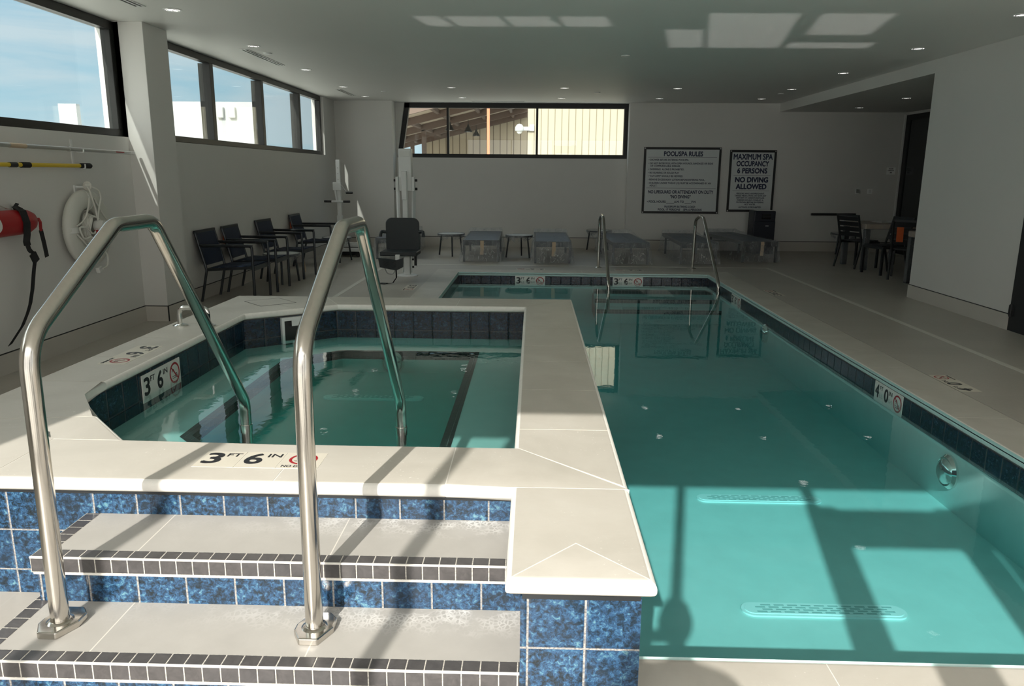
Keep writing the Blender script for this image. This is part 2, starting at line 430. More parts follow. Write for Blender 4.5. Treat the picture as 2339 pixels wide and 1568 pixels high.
MB().tube(fillet([(.95,YB-.03,1.0),(.95,YB+.04,1.0),(.95,YB+.04,1.35),(.95,YB-.03,1.35)],.03),.012,10).build('handle', M['steel'], dr, smooth=True)
# baseboards (porcelain cove base with black reveal line)
def baseboard(name, boxes, gaps):
    b = MB(); [b.box(*q) for q in boxes]; o = struct(b.build(name, M['base']))
    g = MB(); [g.box(*q) for q in gaps]; g.build('reveal', M['gap'], o)
baseboard('baseboard_left', [(-3.885,-3.868,-.45,7.45,0,.15),(-3.885,-3.868,7.94,15.3,0,.15),(-3.885,-3.64,7.438,7.45,0,.15),(-3.65,-3.638,7.44,7.94,0,.15)],
          [(-3.885,-3.8775,-.45,7.45,.15,.158),(-3.885,-3.8775,7.94,15.3,.15,.158),(-3.885,-3.648,7.4475,7.45,.15,.158),(-3.652,-3.6475,7.447,7.94,.15,.158),(-3.647,-3.6375,7.4365,7.447,0,.155)])
baseboard('baseboard_far', [(-3.88,-2.755,15.288,15.3,0,.195),(-2.755,1.85,15.648,15.66,0,.2),(1.85,7.15,15.438,15.45,0,.185)],
          [(-3.88,-2.755,15.297,15.3,.195,.206),(-2.755,1.85,15.657,15.66,.2,.212),(1.85,7.15,15.447,15.45,.185,.197)])
baseboard('baseboard_right', [(4.712,4.725,7.56,9.63,0,.155),(4.725,6.8,9.63,9.642,0,.155)], [(4.722,4.725,7.56,9.63,.155,.163),(4.725,6.8,9.63,9.633,.155,.163)])

# ---- windows
def window_left(name, y0, y1, z0, z1, mull, x=-3.955):
    w = .075; t = .06
    fr = MB().box(x-t,x+.03,y0,y1,z0,z0+w-.01).box(x-t,x+.03,y0,y1,z1-w,z1).box(x-t,x+.03,y0,y0+w,z0+w-.01,z1-w).box(x-t,x+.03,y1-w,y1,z0+w-.01,z1-w)
    o = struct(fr.build(name, M['bronze'], bevel=.004))
    for ym in mull: MB().box(x-t-.06,x+.025,ym-.05,ym+.05,z0+w-.01,z1-w).build('mullion', M['bronze'], o, bevel=.003)
    MB().box(x-.03,x-.02,y0+w,y1-w,z0+w-.01,z1-w).build('pane', M['glass'], o)
    return o
window_left('window_1', .6, 7.45, 1.795, 2.825, [1.9, 4.0])  # near end, out of view, lengthened to bring in extra daylight
window_left('window_2', 8.0, 14.5, 1.79, 2.825, [9.66, 11.43, 13.22])
# recessed far window with a leaning left jamb
y = 15.70
zl0, zl1 = 1.785, 2.81
def xl(z): return -2.735 + (z-1.785)*(.17/1.02)
b = MB(); b.box(-2.73,1.85,y,y+.12,1.775,1.85).box(-2.58,1.85,y,y+.12,2.735,2.83).box(1.775,1.85,y,y+.12,1.85,2.735)
b.add([(xl(1.78),y,1.78),(xl(1.78)+.09,y,1.78),(xl(2.82)+.09,y,2.82),(xl(2.82),y,2.82),(xl(1.78),y+.12,1.78),(xl(1.78)+.09,y+.12,1.78),(xl(2.82)+.09,y+.12,2.82),(xl(2.82),y+.12,2.82)],
      [(3,2,1,0),(4,5,6,7),(0,1,5,4),(1,2,6,5),(2,3,7,6),(3,0,4,7)])
w3 = struct(b.build('window_3', M['black']))
for x in (-1.72,.055): MB().box(x-.022,x+.022,y,y+.12,1.85,2.735).build('mullion', M['black'], w3)
MB().box(-2.70,1.78,y+.06,y+.07,1.85,2.735).build('pane', M['glass'], w3)

# ---- doors
d1 = struct(MB().box(7.11,7.16,12.6,12.75,0,2.62).box(7.11,7.16,15.22,15.36,0,2.62).box(7.11,7.16,12.75,15.22,2.52,2.62).box(7.12,7.15,13.92,14.05,0,2.52).build('door_1', M['black']))
MB().box(7.128,7.14,12.75,15.22,0,2.52).build('pane', M['doorglass'], d1)
MB().box(7.08,7.152,15.36,15.40,0,2.63).build('jamb', M['whiteplastic'], d1)
MB().box(7.04,7.07,14.10,14.16,1.18,1.22).box(7.05,7.12,14.11,14.14,1.12,1.28).build('handle', M['steel'], d1)
d2 = struct(MB().box(4.72,4.78,6.5,7.56,.0,2.3).build('door_2', M['black']))
MB().tube([(4.712,7.53,.14),(4.712,7.53,.26)],.016,10).box(4.706,4.722,7.50,7.56,.15,.25).build('hinge', M['black'], d2)

# ---- floor trim: pale drain joint round the pool
struct(MB().box(3.80,3.86,2.0,12.56,0,.0015).box(-2.42,3.86,12.50,12.56,0,.0015).box(-2.42,-2.36,8.0,12.56,0,.0015).build('trim_2', plain('pale_joint', (.66,.64,.58), .5)))

# ---------------------------------------------------------------- ceiling fixtures
def downlight():
    t = thing('downlight', '', 'ceiling light')
    MB().lathe([(.062,.0),(.062,-.004),(.078,-.004),(.078,.0)], seg=28).build('trim_ring', M['white'], t, smooth=True)
    MB().lathe([(.0,-.0025),(.062,-.0025),(.062,-.0005),(0,-.0005)], seg=24).build('lens', M['lens'], t)
    MB().lathe([(.044,-.0026),(.046,-.0055),(.050,-.0055),(.053,-.0026)], seg=24, caps=False).build('reflector', M['chrome'], t, smooth=True)
    return t
DL = [(-3.12,6.93,'in the row by the left windows, right above the life ring'),(-3.11,8.84,'in the row by the left windows, beside the long slot vent'),
 (-3.1,10.8,'in the row by the left windows, third from the far wall'),(-3.1,12.89,'in the row by the left windows, second from the far wall'),(-3.09,14.47,'in the row by the left windows, nearest the far corner'),
 (-1.35,12.93,'in the second row, farther from the left pane of the far window'),(-1.33,14.62,'in the second row, close to the left pane of the far window'),
 (.48,12.91,'in the middle row, farther from the cream-lit pane of the far window'),(.49,14.6,'in the middle row, close to the cream-lit pane of the far window'),
 (2.29,12.9,'above the rules sign, farther from the wall'),(2.27,14.58,'above the rules sign, closer to the wall'),
 (4.11,14.56,'beside the alcove soffit, closest to the far wall'),(4.12,12.94,'beside the alcove soffit, second from the far wall'),(4.14,10.91,'beside the alcove soffit, third from the far wall'),
 (4.13,8.85,'beside the alcove soffit, fourth from the far wall'),(4.13,7.05,'cut by the right edge of the photo at the ceiling')]
base = downlight()
# recesses: openings are modelled as shallow cans below the ceiling skin, so lower them a little
for i, (x, y, w) in enumerate(DL):
    o = base if i == 0 else dup(base)
    o.location = (x, y, CZ-.0005); o['label'] = 'round recessed downlight ' + w; o['group'] = 'recessed downlights in the main ceiling'
for x, y, w in ((5.8,12.62,'in the lowered alcove ceiling, nearer the right-hand wall'),(5.81,14.41,'in the lowered alcove ceiling, nearer the far wall')):
    o = dup(base); o.location = (x, y, 2.6745); o['label'] = 'round recessed downlight ' + w; o['group'] = 'recessed downlights in the alcove ceiling'
def vent(label, x, y0, y1, w=.07):
    t = thing('slot_vent', label, 'air vent', (x,(y0+y1)/2,CZ)); L = (y1-y0)/2
    MB().box(-w/2-.012,-w/2,-L,L,-.006,0).box(w/2,w/2+.012,-L,L,-.006,0).box(-w/2,w/2,-L,-L+.012,-.006,0).box(-w/2,w/2,L-.012,L,-.006,0).build('frame', M['white'], t)
    MB().box(-.008,.008,-L+.012,L-.012,-.006,-.001).build('blade', M['white'], t)
    MB().box(-w/2,w/2,-L+.012,L-.012,-.0012,-.0002).build('slot', M['black'], t)
vent('white linear slot vent in the ceiling beside the left windows, behind the column', -3.3, 9.05, 10.38)
vent('white linear slot vent in the ceiling near the far left corner', -3.28, 13.25, 14.36)
vent('white linear slot vent cut off by the photo’s top left edge', -3.33, 5.2, 6.8)
t = thing('slot_vent', 'bright long slot vent in the ceiling just before the far window', 'air vent', (-.7,15.29,CZ))
MB().box(-.52,.52,-.035,.035,-.005,0).build('frame', M['white'], t); MB().box(-.5,.5,-.015,.015,-.0075,-.005).build('blade', M['chrome'], t)
for x, y, w in ((1.05,9.43,'above the middle of the main pool'),(1.06,13.57,'before the cream-lit pane of the far window'),(-3.12,9.34,'beside the slot vent by the left windows'),(-2.58,13.6,'near the far left corner'),(4.16,13.63,'beside the alcove soffit')):
    t = thing('ceiling_sprinkler', 'small round white sprinkler cover in the ceiling ' + w, 'sprinkler', (x,y,CZ))
    MB().lathe([(.05,0),(.05,-.008),(.044,-.012),(0,-.012)], seg=24).build('cover_plate', M['white'], t, smooth=True)

# ---------------------------------------------------------------- main pool
WZ = -.117; PF = -.58
PX0, PXL, PXR, PY0, PYS, PYF = .30, -1.13, 2.66, 2.14, 6.33, 11.60
pool = thing('swimming_pool', 'long indoor pool of teal water with cream coping and dark blue waterline tile', 'pool', (0,0,0))
outl = [(PX0,PY0),(PXR,PY0),(PXR,PYF),(PXL,PYF),(PXL,PYS),(PX0,PYS)]
b = MB().walls([(PX0-.01,PY0),(PXR,PY0),(PXR,PYF),(PXL,PYF),(PXL,PYS-.01),(PX0-.01,PYS-.01)], PF, .0)
b.add([(x,y,PF) for x,y in [(PX0,PY0),(PXR,PY0),(PXR,PYF),(PX0,PYF),(PXL,PYF),(PXL,PYS),(PX0,PYS)]], [(0,1,2,3),(6,3,4,5)])
b.keep = True
b.build('basin', M['plaster'], pool)
b = MB(); g = .006
b.box(PXR-g,PXR+.02,PY0,PYF,-.205,-.05).box(PXL,PXR,PYF-g,PYF+.02,-.205,-.05).box(PXL-.02,PXL+g,PYS,PYF,-.205,-.05).box(PXL,PXR,PY0-.02,PY0+g,-.205,-.05)
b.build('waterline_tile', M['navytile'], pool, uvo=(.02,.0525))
MB().prism([(x,y) for x,y in [(PX0-.05,PY0-.02),(PXR+.01,PY0-.02),(PXR+.01,PYF+.01),(PXL-.01,PYF+.01),(PXL-.01,PYS-.02),(PX0-.05,PYS-.02)]], PF-.02, WZ).build('water', M['poolwater'], pool)

def stones(spec, zt, th, gap=.0042, br=.022):
    """spec: list of (polygon ccw, exposed edge indices). One mesh of bullnosed coping stones."""
    me = bmesh.new()
    for poly, ex in spec:
        n = len(poly); P = [V((*p,0)) for p in poly]
        a = sum(P[i].x*P[(i+1)%n].y - P[(i+1)%n].x*P[i].y for i in range(n))
        if a < 0:
            P = P[::-1]; ex = [(n-2-e) % n for e in ex]
        # shrink by gap/2
        Q = []
        for i in range(n):
            e1 = (P[i]-P[i-1]).normalized(); e2 = (P[(i+1)%n]-P[i]).normalized()
            n1 = V((-e1.y,e1.x,0)); n2 = V((-e2.y,e2.x,0)); bis = n1+n2
            Q.append(P[i] + bis*(gap/2/max(.3,bis.dot(n1))))
        vb = [me.verts.new((p.x,p.y,zt-th)) for p in Q]; vt = [me.verts.new((p.x,p.y,zt)) for p in Q]
        me.faces.new(vb[::-1]); me.faces.new(vt)
        for i in range(n): me.faces.new((vb[i],vb[(i+1)%n],vt[(i+1)%n],vt[i]))
        es = []
        for i in ex:
            for r in (vb, vt): es.append(me.edges.get((r[i], r[(i+1)%n])))
        small = [me.edges.get((vt[i], vt[(i+1)%n])) for i in range(n) if i not in ex]
        if es: bmesh.ops.bevel(me, geom=es, offset=br, segments=6, profile=.5, affect='EDGES')
    return me
def stone_obj(name, spec, zt, th, parent, gap=.0042, br=.022, mat=None):
    bm = stones(spec, zt, th, gap, br)
    bmesh.ops.recalc_face_normals(bm, faces=bm.faces)
    m = bpy.data.meshes.new(name); bm.to_mesh(m); bm.free()
    for p in m.polygons: p.use_smooth = True
    uvl = m.uv_layers.new(name='UVMap')
    m.materials.append(mat or M['stone']); o = bpy.data.objects.new(name, m); COL.objects.link(o)
    md = o.modifiers.new('edge','EDGE_SPLIT'); md.split_angle = R(32)
    o.parent = parent; return o
def run(a0, a1, n): return [a0 + (a1-a0)*i/n for i in range(n+1)]
spec = []
CW = .365
ys = run(PY0, PYF, 15)
for i in range(15):
    x1a = PXR+CW
    p = [(PXR,ys[i]),(x1a,ys[i]),(x1a,ys[i+1]),(PXR,ys[i+1])]
    if i == 14: p[2] = (x1a, PYF+.33)
    if i == 0: p[1] = (x1a, PY0-.34)
    spec.append((p,[3]))
xs = run(PXL, PXR, 6)
for i in range(6):
    p = [(xs[i],PYF),(xs[i+1],PYF),(xs[i+1],PYF+.33),(xs[i],PYF+.33)]
    if i == 5: p[2] = (PXR+CW,PYF+.33)
    if i == 0: p[3] = (PXL-.35,PYF+.33)
    spec.append((p,[0]))
ys = run(6.37, PYF, 9)
for i in range(9):
    p = [(PXL-.35,ys[i]),(PXL,ys[i]),(PXL,ys[i+1]),(PXL-.35,ys[i+1])]
    if i == 8: p[3] = (PXL-.35,PYF+.33)
    spec.append((p,[1]))
xs = [.305,.93,1.55,2.17,PXR]
for i in range(4):
    p = [(xs[i],1.80),(xs[i+1],1.80),(xs[i+1],PY0),(xs[i],PY0)]
    if i == 3: p[1] = (PXR+CW,PY0-.34)
    spec.append((p,[2]))
stone_obj('coping', spec, .001, .05, pool)
stone_obj('grout', spec, -.0003, .046, pool, gap=.0, br=.02, mat=M['grout'])
# underwater entry steps with dark nosing
for i, (z, y0) in enumerate(((-.20,11.22),(-.29,10.93),(-.39,10.62))):
    s = MB().box(.92,PXR,y0,PYF,PF,z).build('step', M['plaster'], pool)
    MB().box(.91,PXR,y0-.006,y0+.05,z-.05,z+.003).build('nosing', M['grey'], s)
# inlets
def pool_light(label, loc, m, par=None, r=.11):
    t = thing('pool_light', label, 'pool light', loc)
    MB().lathe([(r,-.005),(r,.012),(r*.84,.03),(r*.78,.02)], m=m, seg=32).build('rim', M['chrome'], t, smooth=True)
    MB().lathe([(r*.8,.012),(r*.7,.04),(r*.4,.058),(0,.064)], m=m, seg=32).build('lens', M['underlens'], t, smooth=True)
    return t
mx = RY(-PI/2)
pool_light('round chrome underwater light on the right pool wall, nearest the viewer', (PXR-.002,4.62,-.345), mx)
pool_light('round chrome underwater light on the right pool wall, far beyond the 4 FT tile', (PXR-.002,8.56,-.275), mx)
def drain(label, c, L, w, z):
    t = thing('drain_grate', label, 'drain', (c[0],c[1],z))
    n = 14
    def stad(L, w): return [( L/2-w/2+math.cos(a)*w/2, math.sin(a)*w/2) for a in [(-PI/2+PI*k/n) for k in range(n+1)]] + [(-L/2+w/2+math.cos(a)*w/2, math.sin(a)*w/2) for a in [(PI/2+PI*k/n) for k in range(n+1)]]
    MB().prism(stad(L,w), .001, .010).build('frame', M['draincol'], t)
    MB().prism(stad(L-.03,w-.03), .0101, .014).build('cover', M['draincol'], t)
    g = MB()
    for r in range(4):
        yy = (r-1.5)*w*.17
        k = int((L-w)/.065)
        for i in range(k):
            xx = -L/2+w*.6+.065*i+(.03 if r%2 else 0)
            g.box(xx,xx+.048,yy-.006,yy+.006,.0141,.0146)
    g.build('slots', M['drainslot'], t)
M['draincol'] = plain('pale_drain_plastic', (.72,.84,.84), .5); M['drainslot'] = plain('drain_slot', (.34,.50,.50), .6)
drain('long oval main drain grate on the pool floor, nearer the front coping', (1.43,3.36), .79, .115, PF)
drain('long oval main drain grate on the pool floor, farther from the front coping', (1.49,4.66), .80, .115, PF)

# ---------------------------------------------------------------- raised hot tub
SZ = .26; SF = .03; BZ = .18
spa = thing('hot_tub', 'raised hot tub of green water with cream coping and blue glazed tile walls', 'hot tub', (0,0,0))
inner = [(-1.58,2.79),(-.06,2.79),(-.06,5.95),(-1.545,5.95),(-2.12,5.50),(-2.12,3.39)]
def offset(poly, d):
    n = len(poly); out = []
    for i in range(n):
        p0, p1, p2 = (V((*poly[j%n],0)) for j in (i-1,i,i+1))
        e1, e2 = (p1-p0).normalized(), (p2-p1).normalized()
        n1, n2 = V((e1.y,-e1.x,0)), V((e2.y,-e2.x,0)); bs = n1+n2
        q = p1 + bs*(d/bs.dot(n1)); out.append((q.x,q.y))
    return out
wl = offset(inner, .02)
# outer shell
b = MB().box(-2.47,.26,2.43,2.50,0,.40).box(-2.47,-2.44,2.50,6.30,0,.40).box(-2.47,.26,6.30,6.33,PF,.40).box(.26,.30,2.43,6.33,PF,.40)
b.build('tiled_wall', M['blue'], spa, uvo=(1.516+.153*3+.0, -.397+.153*6))
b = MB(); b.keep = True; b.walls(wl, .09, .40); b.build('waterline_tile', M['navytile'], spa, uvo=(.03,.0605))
b = MB().walls(wl, SF, .10); b.keep = True
bench = [(-1.36,3.24),(-.44,3.24),(-.44,5.46),(-1.40,5.46),(-1.70,5.17),(-1.70,3.60)]
n = len(wl)
# bench ring at BZ (outer wl, inner bench) + riser + floor
vs = [(x,y,BZ) for x,y in wl] + [(x,y,BZ) for x,y in bench] + [(x,y,SF) for x,y in bench]
b.add(vs, [(i,(i+1)%n,n+(i+1)%n,n+i) for i in range(n)] + [(n+i,n+(i+1)%n,2*n+(i+1)%n,2*n+i) for i in range(n)] + [tuple(range(2*n,3*n))])
b.build('basin', M['spaplaster'], spa)
br = offset(bench, .055)
b = MB(); b.add([(x,y,BZ+.002) for x,y in br]+[(x,y,BZ+.002) for x,y in bench]+[(x,y,BZ-.05) for x,y in offset(bench,-.003)],
    [(i,(i+1)%n,n+(i+1)%n,n+i) for i in range(n)]+[(n+i,n+(i+1)%n,2*n+(i+1)%n,2*n+i) for i in range(n)])
M['blacktile'] = mat_greytile(); M['blacktile'].name = 'black_bench_tile'
for nd in M['blacktile'].node_tree.nodes:
    if nd.type == 'VALTORGB':
        e = nd.color_ramp.elements
        if e[0].color[0] < .1: e[0].color = (.010,.011,.011,1); e[1].color = (.018,.019,.019,1)
        else: e[0].color = (.05,.06,.06,1); e[1].color = (.10,.12,.12,1)
    if nd.type == 'MIX': 
        if not nd.inputs[7].is_linked: nd.inputs[7].default_value = (.012,.012,.013,1)
b.build('bench_edge_tile', M['blacktile'], spa)
MB().prism(offset(wl,.012), SF-.01, SZ).build('water', M['spawater'], spa)
# coping stones
A, F, E_, D, C, B = inner
z = .45
sp = [
 ([(-1.87,2.40),(-.875,2.40),(-.875,2.79),(-1.58,2.79),(-1.87,2.79)],[0,2]),
 ([(-.875,2.40),(-.285,2.40),(-.285,2.79),(-.875,2.79)],[0,2]),
 ([(-.285,2.40),(-.06,2.40),(.335,2.40),(-.06,2.79),(-.285,2.79)],[0,3]),
 ([(.335,2.41),(.335,3.00),(-.06,3.00),(-.06,2.79)],[0,2]),
]
ry = [3.0,3.59,4.17,4.56,5.13,5.66,5.95]
for i in range(5): sp.append(([(-.06,ry[i]),(.335,ry[i]),(.335,ry[i+1]),(-.06,ry[i+1])],[1,3]))
sp.append(([(-.06,5.66),(.335,5.66),(.335,6.36),(-.06,5.95)],[1,3]))
fx = [-.06,-.60,-1.08,-1.545]
for i in range(3):
    p = [(fx[i+1],5.95),(fx[i],5.95),(fx[i],6.36),(fx[i+1],6.36)]
    if i == 0: p[2] = (.335,6.36)
    if i == 2: p[3] = (-1.75,6.36)
    sp.append((p,[0,2]))
sp += [ ([(-1.80,5.75),(-1.545,5.95),(-1.75,6.36),(-2.5,6.36),(-2.15,6.02)],[0,2]),
        ([(-2.12,5.50),(-1.80,5.75),(-2.15,6.02),(-2.5,6.36),(-2.5,5.77)],[0,3]),
        ([(-2.5,5.20),(-2.12,5.05),(-2.12,5.50),(-2.5,5.77)],[1,3]),
        ([(-2.5,4.65),(-2.12,4.65),(-2.12,5.05),(-2.5,5.20)],[1,3]),
        ([(-2.5,4.13),(-2.12,4.13),(-2.12,4.65),(-2.5,4.65)],[1,3]),
        ([(-2.5,3.62),(-2.12,3.62),(-2.12,4.13),(-2.5,4.13)],[1,3]),
        ([(-2.5,3.02),(-2.22,3.02),(-1.85,3.08),(-2.12,3.39),(-2.12,3.62),(-2.5,3.62)],[2,3,5]),
        ([(-2.5,2.40),(-1.87,2.40),(-1.87,2.79),(-1.58,2.79),(-1.85,3.08),(-2.22,3.02),(-2.5,3.02)],[0,3,6]) ]
# pier in front of the pool edge
sp += [ ([(-.06,1.80),(.335,1.80),(.135,2.01)],[0]), ([(.335,1.80),(.335,2.40),(-.06,2.40),(-.06,1.80),(.135,2.01)],[0,2]) ]
stone_obj('coping', sp, .45, .05, spa)
stone_obj('grout', sp, .4488, .045, spa, gap=0, br=.019, mat=M['grout'])
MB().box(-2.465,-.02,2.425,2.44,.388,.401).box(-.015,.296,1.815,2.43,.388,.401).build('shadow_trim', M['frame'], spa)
MB().box(-.02,.30,1.82,2.4299,0,.39).box(.26,.30,2.0,2.4299,PF,-.0001).build('pier', M['blue'], spa, uvo=(0,-.393+.153*3))
# skimmer mouth in the angled corner
ang = math.atan2(C[1]-D[1], C[0]-D[0])
sk = thing('skimmer', 'white pool skimmer mouth in the angled corner of the hot tub', 'skimmer', (-1.82,5.75,.30), math.atan2(D[1]-C[1], D[0]-C[0]))
MB().box(-.125,-.105,-.03,.006,-.11,.09).box(.105,.125,-.03,.006,-.11,.09).box(-.105,.105,-.03,.006,.065,.09).box(-.105,.105,-.03,.006,-.11,-.09).build('frame', M['white'], sk)
MB().box(-.105,.105,-.004,.004,-.09,.065).build('throat', M['black'], sk)
MB().prism([(-.045,-.02),(.045,-.02),(.03,.0),(-.03,.0)], .02, .065).build('weir', M['white'], sk)
MB().prism([(-2.33,6.05),(-2.12,5.83),(-1.90,6.02),(-2.11,6.23)], .4502, .4512).build('access_plate', M['stone'], None)
o = bpy.data.objects['access_plate']; tag(o, 'square flush access plate in the far left corner of the hot tub coping', 'access plate')
g = MB(); q = [V((-2.33,6.05,0)),V((-2.12,5.83,0)),V((-1.90,6.02,0)),V((-2.11,6.23,0))]
for i in range(4): g.bar(q[i]+V((0,0,.4509)), q[(i+1)%4]+V((0,0,.4509)), .005, .0012)
g.build('joint', M['gap'], o)
pool_light('round underwater light on the far bench wall of the hot tub', (-1.02,5.452,.105), RX(PI/2), r=.085)
drain('long oval drain grate on the hot tub floor', (-1.03,4.78), .66, .10, SF)

# ---------------------------------------------------------------- steps up to the tub
st = thing('spa_steps', 'two tiled steps with grey nosing tiles climbing to the hot tub', 'steps', (0,0,0))
XL, XR = -1.545, -.0205
def step(y0, z0, z1, xl, xr, uvx):
    MB().box(xl+.012,xr,y0+.004,2.44,z0,z1-.052).build('riser_tile', M['blue'], st, uvo=(uvx, -(z1-.055)+.153*8))
    MB().box(xl+.05,xr,y0+.049,2.435,z1-.03,z1).build('tread', M['tread'], st)
    b = MB().box(xl,xr,y0,y0+.051,z1-.002,z1+.0005).box(xl,xr,y0-.001,y0+.01,z1-.054,z1-.0005)
    b.build('nosing', M['grey'], st, uvo=(.0508*40-.02, -(y0)+.0508*60 if False else 0))
    return b
for (y0, z0, z1, xl, uvx) in ((1.82,0,.160,-1.55,1.553+.153*3+.035),(2.117,.15,.312,-1.543,1.548+.153*3-.027)):
    MB().box(xl+.012,XR,y0+.006,2.44,z0,z1-.052).build('riser_tile', M['blue'], st, uvo=(uvx, -(z1-.055)+.153*8))
    MB().box(xl+.05,XR,y0+.049,2.436,z1-.05,z1).build('tread', M['tread'], st)
    u = -xl+.0508*20-.0
    nt = MB().box(xl,XR,y0,y0+.0505,z1-.052,z1+.0004).build('nosing', M['grey'], st, uvo=(u, 0))
    # v offset differs for top (y) and front (z) faces
    uvl = nt.data.uv_layers[0]
    for p in nt.data.polygons:
        for li in p.loop_indices:
            uv = uvl.data[li].uv
            if abs(p.normal.z) > .5: uv[1] = uv[1]-y0+.0508*4
            elif abs(p.normal.y) > .5: uv[1] = uv[1]-z1+.0508*9
            else: uv[0] = uv[0]-u-y0+.0508*9; uv[1] = uv[1]-z1+.0508*9
    ns = MB().box(xl,xl+.0505,y0+.0505,2.436,z1-.052,z1+.0004).build('nosing', M['grey'], st)
    uvl = ns.data.uv_layers[0]
    for p in ns.data.polygons:
        for li in p.loop_indices:
            uv = uvl.data[li].uv
            if abs(p.normal.z) > .5: uv[0] = uv[0]-xl+.0508*4; uv[1] = uv[1]-y0+.0508*4
            else: uv[1] = uv[1]-z1+.0508*9; uv[0] = uv[0]-y0+.0508*9
    MB().box(xl-.001,XR,y0-.0014,y0+.004,z1-.004,z1+.001).build('nosing_grout', M['grout'], st)
    MB().box(xl+.006,XR,y0-.0004,y0+.004,z1-.058,z1-.051).build('nosing_grout', M['grout'], st)

# ---------------------------------------------------------------- handrails
def handrail(label, x, name='handrail', pts=None, rad=(.10,.07,.07,.12), r=.0255, waterz=SZ, base=(.16,), plate=True):
    t = thing(name, label, 'handrail', (x, pts[0][0], 0))
    y0 = pts[0][0]
    path = fillet([(0,y-y0,z) for y,z in pts], rad, 9)
    MB().tube(path, r, 24).build('rail', M['steel'], t, smooth=True)
    zb = pts[0][1]
    if plate:
        pl = [(-.055,-.02),(-.055,.01),(-.025,.075),(.03,.075),(.055,.045),(.055,.0),(.025,-.065),(-.03,-.065)]
        MB().prism(pl, zb, zb+.022).build('base_plate', M['steel'], t, bevel=.004)
        MB().lathe([(r+.012,zb+.022),(r+.004,zb+.027),(r,zb+.027)], seg=24).build('collar', M['steel'], t, smooth=True)
    else:
        MB().lathe([(r*2.3,zb),(r*2.3,zb+.008),(r*1.1,zb+.02)], seg=24).build('base_plate', M['steel'], t, smooth=True)
    ye, ze = pts[-1][0]-y0, waterz
    MB().lathe([(r+.003,ze-.02),(r+.003,ze+.02)], o=(0,ye,0), seg=24).build('collar', M['steel'], t, smooth=True)
    return t
hp = [(1.985,.16),(2.0,1.02),(2.50,1.305),(2.76,1.305),(3.50,.40),(3.50,.18)]
handrail('polished steel handrail rising from the left end of the steps', -1.381, pts=hp, rad=(.16,.10,.10,.13))
handrail('polished steel handrail at the middle of the steps', -.624, pts=hp, rad=(.16,.10,.10,.13))
fp = [(12.33,0),(12.30,.78),(11.98,.86),(11.72,.84),(10.55,.0),(10.52,-.40)]
def far_rail(label, x): return handrail(label, x, pts=fp, rad=(.15,.10,.15,.12), r=.024, waterz=WZ, plate=False)
far_rail('steel stair rail at the far pool steps, in front of the third wrapped lounger', 1.06)
far_rail('steel stair rail at the far right corner of the pool, before the rules sign', 2.575)
t = thing('grab_bar', 'small chrome grab bar on the left coping of the hot tub', 'grab bar', (-2.39,5.03,.45))
MB().tube(fillet([(0,0,.0),(0,0,.125),(.19,.01,.125),(.19,.01,0)],.045,8),.016,18).build('bar', M['chrome'], t, smooth=True)
for x, y in ((0,0),(.19,.01)): MB().lathe([(.048,0),(.048,.006),(.03,.014),(.017,.018)], o=(x,y,0), seg=24).build('flange', M['chrome'], t, smooth=True)
t = thing('corner_cover', 'small triangular steel cover at the front left corner of the coping', 'cover', (-1.93,2.82,.45))
MB().prism([(-.035,-.0),(.035,-.015),(-.01,.05)],.0004,.004).build('cover_plate', M['steel'], t)

# ---------------------------------------------------------------- lettering
def text(body, size, mat, parent, loc, m3=None, align='CENTER', width=None, bold=0, spacing=1, ext=.0004, name='lettering', shear=0):
    c = bpy.data.curves.new(name, 'FONT'); c.body = body; c.size = size; c.align_x = align; c.align_y = 'CENTER'
    c.extrude = ext; c.space_line = spacing; c.resolution_u = 4; c.shear = shear
    c.materials.append(mat); o = bpy.data.objects.new(name, c); COL.objects.link(o)
    m = (m3 or Matrix.Identity(3)).to_4x4(); sx = 1
    bpy.context.view_layer.update()
    me = bpy.data.meshes.new_from_object(o.evaluated_get(bpy.context.evaluated_depsgraph_get())); me.name = name
    if not me.materials: me.materials.append(mat)
    bpy.data.objects.remove(o); bpy.data.curves.remove(c)
    if bold:
        bm = bmesh.new(); bm.from_mesh(me); src = bm.faces[:] 
        for j, (dx, dy) in enumerate(((-1,.4),(1,-.4),(.5,1),(-.5,-1))):
            g = bmesh.ops.duplicate(bm, geom=src)
            for e in g['geom']:
                if isinstance(e, bmesh.types.BMVert): e.co += V((dx*bold, dy*bold, .00003*(j+1)))
        bm.to_mesh(me); bm.free()
    o = bpy.data.objects.new(name, me); COL.objects.link(o)
    if width:
        xs_ = [v.co.x for v in me.vertices]; sx = width/max(max(xs_)-min(xs_), 1e-4)
        if align == 'CENTER':
            mid = (max(xs_)+min(xs_))/2
            for v in me.vertices: v.co.x -= mid
    o.parent = parent; o.matrix_basis = Matrix.Translation(loc) @ m @ Matrix.Diagonal((sx,1,1,1))
    return o
